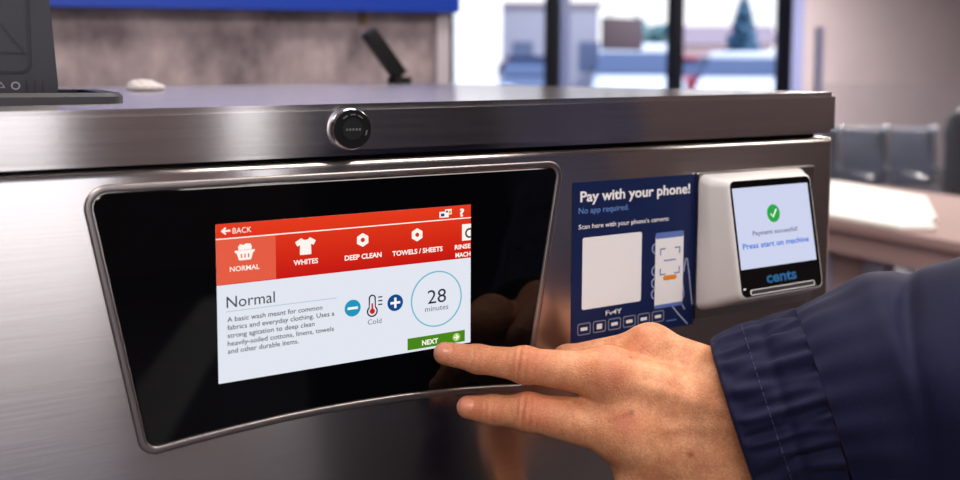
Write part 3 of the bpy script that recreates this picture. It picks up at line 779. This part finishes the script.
# detergent dispenser in the top
dx0, dx1, dy0, dy1, dz = -.30, -.0325, .085, .235, .0622
bm = bmesh.new()
o1 = rrect(dx0, dy0, dx1, dy1, .012); o2 = rrect(dx0+.012, dy0+.012, dx1-.012, dy1-.012, .008)
FT = Frame((0, 0, dz), (1, 0, 0), (0, 1, 0), (0, 0, 1))
loft(bm, [[FT.p(x, y, -.001) for x, y in o1], [FT.p(x, y, .004) for x, y in o1], [FT.p(x, y, .0062) for x, y in offset_loop(o1, -.002)], [FT.p(x, y, .0062) for x, y in o2], [FT.p(x, y, .0005) for x, y in o2]], False, True)
tray = bm_obj('dispenser_tray', bm, M['plastic_darker'], wash, smooth=40)
FLd = Frame((0, .150, .0665), (1, 0, 0), (0, -.05, 1), (0, -1, -.05))
lid = flat('dispenser_lid', FLd, [rounded_loop([(-.28, -.003), (-.0645, -.003), (-.0645, .006), (-.0690, .075), (-.28, .075)], [.001, .0015, 0, .008, .008])], M['plastic_dark'], tray, -.008, 0)
lx0, lx1 = -.255, -.0795
annu = (rrect(lx0, .0135, lx1, .072, .006), rrect(lx0+.0016, .0151, lx1-.0016, .0704, .005))
flat('lid_rib', FLd, [annu], M['plastic_darker'], tray, 0, .0009)
flat('lid_slots', FLd, [R_(x-.5, 1.2, x+.5, 9.0) for x in (-82.5, -78.0, -73.5)], M['plastic_darker'], tray, 0, .0005)
tri = [(-.115, .026), (-.083, .026), (-.099, .048)]
flat('lid_triangle', FLd, [stroke([tri[0], tri[1]], .0012), stroke([tri[1], tri[2]], .0012)], M['plastic_darker'], tray, 0, .0006)
for k, cx in enumerate((-.0965, -.0885)):
    flat('recycling_mark', FLd, [(circ(cx, .0055, .0026, 3 if k == 0 else 20, 90, 450), circ(cx, .0055, .0017, 3 if k == 0 else 20, 90, 450))], M['print_grey'], tray, 0, .0004)

# round loading door below the panel
DCx, DCz, DR = .075, -.387, .215
bm = bmesh.new(); rs = [(DR+.004, 0), (DR, .006), (DR-.01, .012), (DR-.03, .013), (DR-.04, .006), (DR-.045, .002)]
loft(bm, [[(DCx+r*math.cos(a_*math.pi/48), -d, DCz+r*math.sin(a_*math.pi/48)) for a_ in range(96)] for r, d in rs], False, False)
door = bm_obj('loading_door', bm, mat('door_ring', (.008, .008, .009), .45), wash, smooth=60)
bm = bmesh.new(); loft(bm, [[(DCx+r*math.cos(a_*math.pi/48), -d, DCz+r*math.sin(a_*math.pi/48)) for a_ in range(96)] for r, d in ((DR-.043, .003), (DR-.08, .01), (DR-.14, .014))], False, True)
bm_obj('door_glass', bm, mat('door_glass', (.01, .01, .014), .05), door, smooth=60)
box_part('door_handle', (DCx+DR-.03, -.04, DCz-.06), (DCx+DR-.01, -.008, DCz+.06), M['black'], door, .005)

# ------------------------------------------------------------------ payment sign
FS = Frame((0, 0, 0), (1, 0, 0), (0, 0, 1), (0, -1, 0))
sg = root('payment_sign', (.2845, -.0001, -.1), 'navy pay-by-phone sticker beside the black control panel', 'sign')
sh = flat('sign_sheet', FS, [[(.2308, -.1006), (.3385, -.1006), (.3385, .0092), (.2308, .0092)]], M['navy_print'], sg, .0001, .0006)
TS = lambda s, x0, x1, zb_, cap, mt, bold=0: text('lettering', FS, s, x0*mm, x1*mm, zb_*mm, cap*mm, mt, sg, .0008, bold)
TS('Pay with your phone!', 236.5, 332.8, -4.2, 7.2, M['print_white'], .028)
TS('No app required.', 235.4, 277.4, -12.0, 4.0, M['print_blue'])
TS("Scan here with your phone's camera:", 235.5, 313.5, -22.4, 3.1, M['print_white'], .012)
flat('white_tile', FS, [rrect(.2389, -.0773, .2893, -.0284, .0015)], M['print_white'], sg, .0006, .0008)
TS('Fv4Y', 258.9, 272.7, -83.7, 3.4, M['print_white'], .012)
xs = [235.6+k*12.85 for k in range(6)]
flat('card_frame', FS, [(rrect((x)*mm, -.0945, (x+10.7)*mm, -.0865, .0014), rrect((x+.5)*mm, -.0940, (x+10.2)*mm, -.0870, .0010)) for x in xs], M['print_grey'], sg, .0006, .0008)
flat('card_mark', FS, [R_(x+2.6, -91.6, x+8.1, -89.4) if k != 1 else R_(x+3.2, -92.3, x+7.5, -88.7) for k, x in enumerate(xs)], M['print_white'], sg, .0006, .0008)
flat('footer_line', FS, [R_(313.0, -95.3, 322.5, -94.6)], M['print_mid'], sg, .0006, .0008)
ph = flat('phone_picture', FS, [rrect(.3018, -.0848, .3276, -.0306, .0022)], M['print_white'], sg, .0006, .0008)
flat('phone_top', FS, [rrect(.3018, -.0348, .3276, -.0306, .0012)], M['print_mid'], ph, .0006, .00085)
flat('phone_base', FS, [rrect(.3018, -.0848, .3276, -.0822, .001)], M['print_mid'], ph, .0006, .00085)
cb = []
for sx, sz in ((-1, 1), (1, 1), (-1, -1), (1, -1)):
    cx, cz = .3152+sx*.0088, -.0515+sz*.0092
    cb += [stroke([(cx, cz), (cx-sx*.0045, cz)], .0009), stroke([(cx, cz+.0004*sz), (cx, cz-sz*.0045)], .0009)]
cb.append(stroke([(.3098, -.0509), (.3206, -.0509)], .0009))
flat('scan_brackets', FS, cb, M['print_mid'], ph, .0006, .0009)
flat('pay_bar', FS, [rrect(.3092, -.0651, .3216, -.0618, .0014)], M['print_orange'], ph, .0006, .0009)
hl = []
for zc in (-.0415, -.0575, -.0660, -.0740): hl.append(stroke([(.3020+.0030*math.cos(A(q)), zc+.0034*math.sin(A(q))) for q in range(90, 271, 15)], .0008))
hl.append(stroke([(.3283, -.061), (.3300, -.051), (.3315, -.0515), (.3335, -.062), (.3352, -.074), (.3372, -.086)], .0009))
hl.append(stroke([(.3185, -.085), (.3240, -.091), (.3330, -.0996)], .0009)); hl.append(stroke([(.3278, -.070), (.3290, -.078), (.3265, -.083), (.3300, -.0885)], .0009))
flat('hand_outline', FS, hl, mat('hand_outline_print', s2l((170, 180, 215)), .5), sg, .0006, .0008)

# ------------------------------------------------------------------ card reader
rd = root('card_reader', (.395, -.001, -.045), 'white card reader showing Payment successful, mounted beside the navy sticker', 'card reader')
box_part('mounting_plate', (.3380, -.0045, -.0968), (.4585, -.0002, .0104), mat('mount_steel', (.35, .33, .33), .3, 1), rd, .0012)
PT = Vector((.3462, -.022, .0076)); ev = Vector((0, .016, .0837)).normalized()
nn = Vector((1, 0, 0)).cross(ev); nn = nn if nn.y < 0 else -nn
FR = Frame(PT, (1, 0, 0), ev, nn)
def ring_at(f, x0, z0, x1, z1, r, d): return [f.p(x, z, d) for x, z in rrect(x0, z0, x1, z1, r, 8)]
FB = Frame((0, 0, 0), (1, 0, 0), (0, 0, 1), (0, -1, 0))
back = ring_at(FB, .3375, -.0895, .444, .0092, .006, .0045)
mid0 = ring_at(FB, .3375, -.0892, .4435, .0092, .007, .0075)
fr0 = ring_at(FR, .0, -.0860, .0868, 0, .0065, -.0035); fr1 = ring_at(FR, .0006, -.0854, .0862, -.0006, .006, -.0012); fr2 = ring_at(FR, .0022, -.0838, .0846, -.0022, .005, 0.0)
def mixr(a_, b2, t): return [p*(1-t)+q*t for p, q in zip(a_, b2)]
bm = bmesh.new()
q1 = mixr(mid0, fr0, .5); q1 = [p+Vector((-.0022 if p.x < .365 else .001, 0, -.0006)) for p in q1]
loft(bm, [back, mid0, q1, fr0, fr1, fr2], True, True)
hs = bm_obj('housing', bm, M['plastic_white'], rd, smooth=60)
hs.data.polygons.foreach_set('use_smooth', [True]*len(hs.data.polygons))
bz = flat('face_plate', FR, [rrect(.0026, -.0833, .0836, -.0022, .0045)], M['glass_black'], rd, -.0005, .0006)
E_rs = emis('reader_screen', (206, 212, 238), 1.0); E_tick = emis('reader_green', (40, 165, 70)); E_dim = emis('reader_grey_text', (92, 92, 120)); E_press = emis('reader_blue_text', (50, 110, 215)); E_cents = mat('reader_print_blue', s2l((40, 110, 170)), .5)
rs_ = flat('screen', FR, [R_(4.0, -64.2, 80.2, -7.2)], E_rs, rd, .0003, .0008)
flat('tick_disc', FR, [circ(.0415, -.0272, .0064)], E_tick, rs_, .0003, .0009)
flat('tick', FR, [stroke([(.0386, -.0272), (.0406, -.0297), (.0447, -.0243)], .0013)], emis('tick_white', (240, 250, 240)), rs_, .0003, .0010)
text('lettering', FR, 'Payment successful!', .0186, .0640, -.0415, .0032, E_dim, rs_, .0010, .012)
text('lettering', FR, 'Press start on machine', .0076, .0745, -.0503, .0040, E_press, rs_, .0010, .02)
text('lettering', FR, 'cents', .0270, .0575, -.0758, .0078, E_cents, bz, .0008, .03)
flat('card_slot', FR, [(rrect(.0100, -.0826, .0752, -.0786, .0018), rrect(.0107, -.0820, .0745, -.0792, .0013))], M['print_white'], rd, .0005, .0011)
flat('card_slot_opening', FR, [rrect(.0107, -.0820, .0745, -.0792, .0013)], mat('slot_dark', (.05, .05, .055), .4), rd, .0005, .0008)
flat('indicator', FR, [rrect(.0030+.001, -.0783, .0052+.001, -.0770, .0005)], M['print_white'], rd, .0005, .0009)

# ------------------------------------------------------------------ person: hand, arm, jacket
J = dict(m_tip=(.1320, -.0088, -.0880), m_dip=(.1487, -.0200, -.0908), m_pip=(.1689, -.0400, -.0918), m_mcp=(.2095, -.0690, -.0962),
         i_tip=(.1422, -.0195, -.1195), i_dip=(.1534, -.0290, -.1201), i_pip=(.1687, -.0450, -.1187), i_mcp=(.2150, -.0780, -.1262),
         r_mcp=(.2461, -.0620, -.0868), r_pip=(.2082, -.0280, -.0985), r_dip=(.2345, -.0150, -.1200), r_tip=(.2519, -.0200, -.1300),
         p_mcp=(.2800, -.0600, -.1020), p_pip=(.2600, -.0240, -.1150), p_dip=(.2770, -.0160, -.1340), p_tip=(.2900, -.0240, -.1400),
         w1=(.3000, -.1030, -.1130), w2=(.2878, -.1150, -.1245), w3=(.2890, -.1150, -.1490),
         t_cmc=(.2780, -.0990, -.1660), t_mcp=(.2310, -.0830, -.1880), t_ip=(.2235, -.0550, -.2250), t_tip=(.2155, -.0350, -.2500),
         f1=(.3280, -.1520, -.1060), f2=(.3880, -.2110, -.0795), el=(.4550, -.3050, -.0400))
J = {k: np.array(v) for k, v in J.items()}
def hand(P):
    def fin(ks, rs, k=.004):
        d = None
        for a_, b2, r0, r1 in zip(ks[:-1], ks[1:], rs[:-1], rs[1:]):
            c = sd_cone(P, J[a_], J[b2], r0, r1); d = c if d is None else smin(d, c, k)
        return d
    mi = fin(('m_tip', 'm_dip', 'm_pip', 'm_mcp'), (.0068, .0080, .0099, .0132))
    ix = fin(('i_tip', 'i_dip', 'i_pip', 'i_mcp'), (.0068, .0082, .0103, .0165))
    ri = fin(('r_tip', 'r_dip', 'r_pip', 'r_mcp'), (.0064, .0074, .0088, .0115))
    pk = fin(('p_tip', 'p_dip', 'p_pip', 'p_mcp'), (.0058, .0066, .0078, .0105))
    th = fin(('t_tip', 't_ip', 't_mcp', 't_cmc'), (.0085, .0100, .0125, .0180), .006)
    # knuckles
    for k_, r, s in (('m_pip', .0098, 'm'), ('i_pip', .0100, 'i')):
        off = np.array((0, -.0014, .0006)); c = sd_ell(P, J[k_]+off, (r, r, r))
        if s == 'm': mi = smin(mi, c, .004)
        else: ix = smin(ix, c, .004)
    palm = None
    for a_, b2, r0, r1 in (('m_mcp', 'w2', .0135, .020), ('i_mcp', 'w3', .0140, .022), ('r_mcp', 'w1', .0125, .018), ('p_mcp', 'w1', .0115, .017), ('t_mcp', 'w3', .014, .024), ('i_mcp', 't_mcp', .0135, .014), ('i_mcp', 't_cmc', .0145, .022), ('m_mcp', 't_cmc', .013, .022), ('t_mcp', 'w2', .014, .022), ('w1', 'w3', .0180, .022)):
        c = sd_cone(P, J[a_], J[b2], r0, r1); palm = c if palm is None else smin(palm, c, .012)
    # knuckle heads
    for k_, r in (('m_mcp', .0120), ('i_mcp', .0135), ('r_mcp', .0118)):
        palm = smin(palm, sd_ell(P, J[k_]+np.array((-.001, -.0030, .0010)), (r, r*.9, r)), .010)
    fg = smin(smin(mi, ix, .0025), smin(ri, pk, .0025), .003)
    fg = smin(fg, th, .004)
    d = smin(palm, fg, .008)
    arm = smin(sd_cone(P, J['w2'], J['f1'], .026, .030), sd_cone(P, J['w3'], J['f1'], .023, .03), .01)
    arm = smin(arm, sd_cone(P, J['f1'], J['f2'], .031, .037), .01)
    arm = smin(arm, sd_cone(P, J['f2'], J['el'], .037, .043), .01)
    return smin(d, arm, .02)
def hand_disp(X):
    d = np.zeros(len(X))
    view = np.array((-.55, -.75, .35)); view /= np.linalg.norm(view)
    def side(X, c, ax): # dorsal mask
        q = X-c; q = q-(q@ax)[:, None]*ax; return np.clip((q@view)/(np.linalg.norm(q, axis=1)+1e-9), 0, 1)
    for a_, b2, c2, amp in (('m_dip', 'm_pip', 'm_mcp', .0008), ('i_dip', 'i_pip', 'i_mcp', .0008), ('m_tip', 'm_dip', 'm_pip', .0003), ('i_tip', 'i_dip', 'i_pip', .0003)):
        ax = J[c2]-J[a_]; ax /= np.linalg.norm(ax); c = J[b2]; s = (X-c)@ax
        r = np.linalg.norm((X-c)-s[:, None]*ax, axis=1)
        curve = s+.25*(r**2)/.01*np.sign(s)*0
        wv = np.cos(curve*2*np.pi/.0042)
        d += amp*wv*np.exp(-(s/.0055)**2)*side(X, c, ax)*(r < .02)
    # tendons from knuckle to wrist
    for k_, w_ in (('m_mcp', 'w2'), ('i_mcp', 'w2'), ('r_mcp', 'w1')):
        a_, b2 = J[k_], J[w_]; ax = b2-a_; L = np.linalg.norm(ax); ax = ax/L; s = (X-a_)@ax; q = (X-a_)-s[:, None]*ax
        side_v = np.cross(ax, view); side_v /= np.linalg.norm(side_v); h_ = q@side_v
        d += .0007*np.exp(-(h_/.0035)**2)*np.clip(s/.02, 0, 1)*np.clip((L*1.0-s)/.03, 0, 1)*((q@view) > 0)
    return d
me, HX = surface(hand, (.12, -.36, -.275), (.51, .0, .02), .0012, hand_disp)
red = np.zeros(len(HX))
for k_, sg_, am in (('m_pip', .008, .55), ('i_pip', .008, .55), ('m_tip', .010, .45), ('i_tip', .010, .45), ('m_dip', .006, .4), ('i_dip', .006, .3)):
    red = np.maximum(red, am*np.exp(-((HX-J[k_]-np.array((0, -.008, .004)))**2).sum(1)/(2*sg_**2)))
for bx_, by_, bz_, sg_, am in ((.203, -.0845, -.0893, .0060, .55), (.196, -.081, -.0905, .0055, .5), (.209, -.086, -.0895, .0045, .35), (.2045, -.0919, -.1147, .006, .6), (.2348, -.0678, -.0766, .006, .4)):
    red = np.maximum(red, am*np.exp(-((HX-np.array((bx_, by_, bz_)))**2).sum(1)/(2*sg_**2)))
vw = np.array((-.55, -.75, .35)); vw /= np.linalg.norm(vw)
for a_, b2, c2, am in (('m_dip', 'm_pip', 'm_mcp', .9), ('i_dip', 'i_pip', 'i_mcp', .9), ('m_tip', 'm_dip', 'm_pip', .5), ('i_tip', 'i_dip', 'i_pip', .5)):  # reddish wrinkle lines, with the crease shade put into their colour
    ax = J[c2]-J[a_]; ax /= np.linalg.norm(ax); q = HX-J[b2]; sv = q@ax; q = q-sv[:, None]*ax; r_ = np.linalg.norm(q, axis=1)
    dm = np.clip((q@vw)/(r_+1e-9), 0, 1)
    red = np.maximum(red, am*np.clip(-np.cos(sv*2*np.pi/.0042)-.25, 0, 1)*np.exp(-(sv/.0055)**2)*dm*(r_ < .02))
at_ = me.attributes.new('blush_crease', 'FLOAT', 'POINT'); at_.data.foreach_set('value', red.astype(np.float32))
mole = np.zeros(len(HX))
SPOTS = [(.2085, -.0914, -.1103, .0011, .75), (.2166, -.0802, -.0831, .0009, .7), (.2369, -.1095, -.1339, .0011, .75)]
SPOTS += [(.2075-.0095*k/6, -.0912+.0062*k/6, -.1112-.0040*k/6, .0008, .5-.04*k) for k in range(7)]
for tx, ty_, tz, sg_, am in SPOTS:
    # freckles and a small scar: nearest skin to the given spot
    k = np.argmin(((HX-np.array((tx, ty_, tz)))**2).sum(1)); mole = np.maximum(mole, am*np.exp(-((HX-HX[k])**2).sum(1)/(2*sg_**2)))
at2 = me.attributes.new('mole', 'FLOAT', 'POINT'); at2.data.foreach_set('value', mole.astype(np.float32))
def skin():
    mt, t, b = new_mat('skin')
    co = t.nodes.new('ShaderNodeTexCoord')
    n = t.nodes.new('ShaderNodeTexNoise'); n.inputs['Scale'].default_value = 90; n.inputs['Detail'].default_value = 6
    t.links.new(co.outputs['Object'], n.inputs['Vector'])
    r = t.nodes.new('ShaderNodeValToRGB'); r.color_ramp.elements[0].position = .32; r.color_ramp.elements[1].position = .7
    r.color_ramp.elements[0].color = (*s2l((206, 134, 96)), 1); r.color_ramp.elements[1].color = (*s2l((234, 168, 126)), 1)
    t.links.new(n.outputs[0], r.inputs[0])
    nf = t.nodes.new('ShaderNodeTexNoise'); nf.inputs['Scale'].default_value = 650; nf.inputs['Detail'].default_value = 3; t.links.new(co.outputs['Object'], nf.inputs['Vector'])
    rf = t.nodes.new('ShaderNodeMapRange'); rf.inputs['From Min'].default_value = .3; rf.inputs['From Max'].default_value = .7; rf.inputs['To Min'].default_value = .80; rf.inputs['To Max'].default_value = 1.10; t.links.new(nf.outputs[0], rf.inputs['Value'])
    mf = t.nodes.new('ShaderNodeVectorMath'); mf.operation = 'SCALE'; t.links.new(r.outputs[0], mf.inputs[0]); t.links.new(rf.outputs[0], mf.inputs['Scale'])
    at = t.nodes.new('ShaderNodeAttribute'); at.attribute_name = 'blush_crease'
    mx = t.nodes.new('ShaderNodeMix'); mx.data_type = 'RGBA'; mx.inputs['B'].default_value = (*s2l((186, 92, 66)), 1)
    t.links.new(at.outputs['Fac'], mx.inputs['Factor']); t.links.new(mf.outputs[0], mx.inputs['A'])
    t.links.new(mx.outputs['Result'], b.inputs['Base Color'])
    a2 = t.nodes.new('ShaderNodeAttribute'); a2.attribute_name = 'mole'
    m2 = t.nodes.new('ShaderNodeMix'); m2.data_type = 'RGBA'; m2.inputs['B'].default_value = (*s2l((120, 52, 30)), 1)
    t.links.new(a2.outputs['Fac'], m2.inputs['Factor']); t.links.new(mx.outputs['Result'], m2.inputs['A']); t.links.new(m2.outputs['Result'], b.inputs['Base Color'])
    b.inputs['Roughness'].default_value = .48; b.inputs['Specular IOR Level'].default_value = .4
    b.inputs['Subsurface Weight'].default_value = .14; b.inputs['Subsurface Radius'].default_value = (.006, .0022, .0012); b.inputs['Subsurface Scale'].default_value = 1.0
    v = t.nodes.new('ShaderNodeTexVoronoi'); v.inputs['Scale'].default_value = 1100; t.links.new(co.outputs['Object'], v.inputs['Vector'])
    n2 = t.nodes.new('ShaderNodeTexNoise'); n2.inputs['Scale'].default_value = 700; n2.inputs['Detail'].default_value = 4; t.links.new(co.outputs['Object'], n2.inputs['Vector'])
    ad = t.nodes.new('ShaderNodeMath'); ad.operation = 'ADD'; t.links.new(v.outputs['Distance'], ad.inputs[0]); t.links.new(n2.outputs[0], ad.inputs[1])
    bp = t.nodes.new('ShaderNodeBump'); bp.inputs['Strength'].default_value = .4; bp.inputs['Distance'].default_value = .0005
    t.links.new(ad.outputs[0], bp.inputs['Height']); t.links.new(bp.outputs[0], b.inputs['Normal'])
    return mt
M['skin'] = skin()
body = link_mesh('person', me, M['skin'], smooth=180, base=(.2878, -.115, -.1245))
tag(body, 'person in a navy jacket pressing the NEXT button with one extended finger', 'person')
M['nail'] = mat('fingernail', s2l((216, 142, 114)), .3)
def nail(tip, dip, rad, dors, wid, ln):
    a_ = J[tip]-J[dip]; a_ /= np.linalg.norm(a_); n_ = np.array(dors, float); n_ -= (n_@a_)*a_; n_ /= np.linalg.norm(n_); b2 = np.cross(a_, n_)
    c = J[tip]+a_*(rad*.15); pts = []; NS, NT = 13, 13; idx = {}
    for i in range(NS):
        for j in range(NT):
            s, tt = -1+2*i/(NS-1), -1+2*j/(NT-1)
            ss, t2 = s*math.sqrt(1-tt*tt*.42), tt*math.sqrt(1-s*s*.42)
            pts.append(c+b2*ss*wid+a_*t2*ln+n_*(rad*1.7))
    Pn = np.array(pts)
    for _ in range(14): Pn = Pn-n_*np.clip(hand(Pn)*.8, -.004, .004)[:, None]
    q = np.array([(-1+2*(k//NT)/(NS-1), -1+2*(k % NT)/(NT-1)) for k in range(NS*NT)])
    Pn = Pn+n_*(.0006*(1-.8*np.maximum(np.abs(q[:, 0]), np.abs(q[:, 1]))**4)-.0001)[:, None]
    fs = [(i*NT+j, (i+1)*NT+j, (i+1)*NT+j+1, i*NT+j+1) for i in range(NS-1) for j in range(NT-1)]
    me_ = bpy.data.meshes.new('fingernail'); me_.from_pydata(Pn.tolist(), [], fs); me_.update()
    return link_mesh('fingernail', me_, M['nail'], body, smooth=180, label='smooth pale pink fingernail')
nail('m_tip', 'm_dip', .0066, (-.75, -.55, .75), .0042, .0056)
nail('i_tip', 'i_dip', .0066, (-.75, -.60, .70), .0042, .0056)

# jacket
def fabric():
    mt, t, b = new_mat('navy_nylon')
    co = t.nodes.new('ShaderNodeTexCoord'); n = t.nodes.new('ShaderNodeTexNoise'); n.inputs['Scale'].default_value = 1500; n.inputs['Detail'].default_value = 2
    t.links.new(co.outputs['Object'], n.inputs['Vector'])
    r = t.nodes.new('ShaderNodeValToRGB'); r.color_ramp.elements[0].position = .35; r.color_ramp.elements[1].position = .75
    r.color_ramp.elements[0].color = (*s2l((8, 9, 38)), 1); r.color_ramp.elements[1].color = (*s2l((18, 19, 64)), 1)
    t.links.new(n.outputs[0], r.inputs[0]); t.links.new(r.outputs[0], b.inputs['Base Color'])
    b.inputs['Roughness'].default_value = .75; b.inputs['Specular IOR Level'].default_value = .25; b.inputs['Sheen Weight'].default_value = .03
    bp = t.nodes.new('ShaderNodeBump'); bp.inputs['Strength'].default_value = .3; bp.inputs['Distance'].default_value = .0004
    t.links.new(n.outputs[0], bp.inputs['Height']); t.links.new(bp.outputs[0], b.inputs['Normal'])
    return mt
M['navy'] = fabric()
def tube(path, NA, rfun):
    """path rows: x, y, z, radius; rings perpendicular to the path"""
    P = path[:, :3]; T_ = np.gradient(P, axis=0); T_ /= np.linalg.norm(T_, axis=1, keepdims=True)
    s = np.r_[0, np.cumsum(np.linalg.norm(np.diff(P, axis=0), axis=1))]
    rings = []; up = np.array((0, 0, 1.0))
    for i in range(len(P)):
        u_ = up-(up@T_[i])*T_[i]; u_ /= np.linalg.norm(u_); v_ = np.cross(T_[i], u_)
        th_ = np.arange(NA)*2*np.pi/NA; r = path[i, 3]*rfun(s[i], th_)
        rings.append(P[i]+np.outer(r*np.cos(th_), u_)+np.outer(r*np.sin(th_), v_))
    return rings, s
rim = np.array((.2790, -.1040, -.1300)); 
cuffp = spline([(.2770, -.1062, -.1250, .0500), (.2940, -.1210, -.1170, .0515), (.3120, -.1375, -.1095, .0545)], 16)
ph1 = rng.uniform(0, 6.28, 6)
def rc(s, th):
    w = np.clip(s/.006, 0, 1)
    return 1+w*(.026*np.sin(26*th+ph1[0]+2.2*np.sin(3*th+s*60))+.020*np.sin(17*th+ph1[1]+s*70)+.013*np.sin(41*th+ph1[2]+1.5*np.sin(5*th)))-.022*np.exp(-((s-.028)/.003)**2)+.012*np.cos(2*th+.5)
rings, _ = tube(cuffp, 260, rc)
c0 = cuffp[0, :3]; inner = [c0+(r-c0)*.93+(cuffp[1, :3]-c0)*1.0 for r in (rings[0],)]; inner2 = [c0+(rings[0]-c0)*.90+(cuffp[12, :3]-c0)]; edge = [c0+(rings[0]-c0)*.97-(cuffp[1, :3]-c0)*.5]
bm = bmesh.new(); loft(bm, [[tuple(p) for p in r] for r in (inner2+inner+edge+rings)])
slp = spline([(.3120, -.1375, -.1095, .0545), (.3260, -.1500, -.1035, .0590), (.3480, -.1690, -.0955, .0630), (.3880, -.2110, -.0795, .0690), (.4300, -.2620, -.0600, .0740), (.4600, -.315, -.030, .080), (.4900, -.380, .03, .084), (.5250, -.465, .12, .090), (.5600, -.560, .22, .098)], 22)
def rs_f(s, th):
    f = np.exp(-s/.02)
    g = 1+.016*f*np.sin(22*th+ph1[3])+.012*np.sin(3*th+s*45+ph1[4])*np.clip(s/.02, 0, 1)+.010*np.sin(5*th-s*70+ph1[5])*np.clip(s/.02, 0, 1)
    # soft folds crossing the forearm
    top = lambda c, w: np.exp(-((np.mod(th-c+np.pi, 2*np.pi)-np.pi)/w)**2)
    g = g+.060*np.exp(-((s-.040+.006*np.sin(th))/.012)**2)*top(.2, 1.0)
    g = g-.085*np.exp(-((s-.057+.016*np.sin(th-.2))/.0055)**2)*top(.3, .75)
    g = g+.030*np.exp(-((s-.078+.03*np.sin(th-.4))/.013)**2)*top(.8, 1.3)-.030*np.exp(-((s-.100+.035*np.sin(th-.6))/.012)**2)*top(1.0, 1.2)
    g = g+.018*np.sin(2*th+s*38+1.0)*np.clip(s/.03, 0, 1)+.012*np.sin(4*th-s*55)*np.clip(s/.03, 0, 1)
    return g
rings2, _ = tube(slp, 160, rs_f)
bm2 = bmesh.new(); loft(bm2, [[tuple(p) for p in r] for r in rings2], False, True)
sleeve = bm_obj('jacket_sleeve', bm2, M['navy'], body, smooth=180)
cuff = bm_obj('cuff', bm, M['navy'], sleeve, smooth=180)
# dashed stitching round the middle of the cuff
bm = bmesh.new(); i0 = 13; R0 = rings[i0]; C0 = cuffp[i0, :3]
for k in range(0, 260, 3):
    p, q = R0[k], R0[(k+2) % 260]
    o_ = lambda z_: C0+(z_-C0)*1.008
    cyl(bm, o_(p), o_(q), .00022, n=6)
bm_obj('stitching', bm, mat('stitch_thread', s2l((62, 62, 104)), .7), sleeve, label='pale dashed stitching round the cuff')
# jacket body of the same person, standing beside the camera
def torso(P):
    d = sd_cone(P, (.46, -.74, .12), (.46, -.76, -.35), .13, .14)
    d = smin(d, sd_cone(P, (.51, -.68, .12), (.50, -.70, -.35), .115, .12), .08)
    d = smin(d, sd_cone(P, (.43, -.84, .12), (.44, -.84, -.35), .11, .12), .08)
    d = smin(d, sd_cone(P, (.54, -.62, .20), (.42, -.88, .20), .085, .085), .08)
    d = smin(d, sd_cone(P, (.41, -.90, .18), (.43, -.98, -.10), .078, .062), .05)
    d = smin(d, sd_cone(P, (.43, -.98, -.10), (.38, -.92, -.32), .062, .052), .03)
    d = smin(d, sd_cone(P, (.555, -.55, .21), (.53, -.64, .19), .096, .10), .06)
    return d
me, _ = surface(torso, (.20, -1.12, -.55), (.76, -.40, .35), .014)
link_mesh('jacket_front', me, M['navy'], sleeve, smooth=180)
def trousers(P):
    d = sd_cone(P, (.44, -.83, -.30), (.50, -.70, -.30), .12, .12)
    for a_, b2, c2 in (((.43, -.85, -.36), (.41, -.85, -.62), (.42, -.88, -.93)), ((.51, -.68, -.36), (.49, -.67, -.62), (.50, -.68, -.93))):
        d = smin(d, sd_cone(P, a_, b2, .105, .08), .04); d = smin(d, sd_cone(P, b2, c2, .08, .07), .03)
    return d
me, _ = surface(trousers, (.24, -1.05, -1.0), (.70, -.5, -.12), .016)
link_mesh('trousers', me, mat('black_trousers', (.012, .012, .016), .8), body, smooth=180)
def shoe(x, y):
    def f(P): return np.maximum(smin(sd_cone(P, (x, y, -.96), (x, y+.16, -.965), .05, .04), sd_cone(P, (x, y-.01, -.95), (x, y, -.90), .045, .045), .03), -(P[:, 2]+.998))
    me, _ = surface(f, (x-.08, y-.1, -1.02), (x+.08, y+.25, -.8), .01)
    link_mesh('shoe', me, M['black'], body, smooth=180)
shoe(.42, -.88); shoe(.50, -.68)
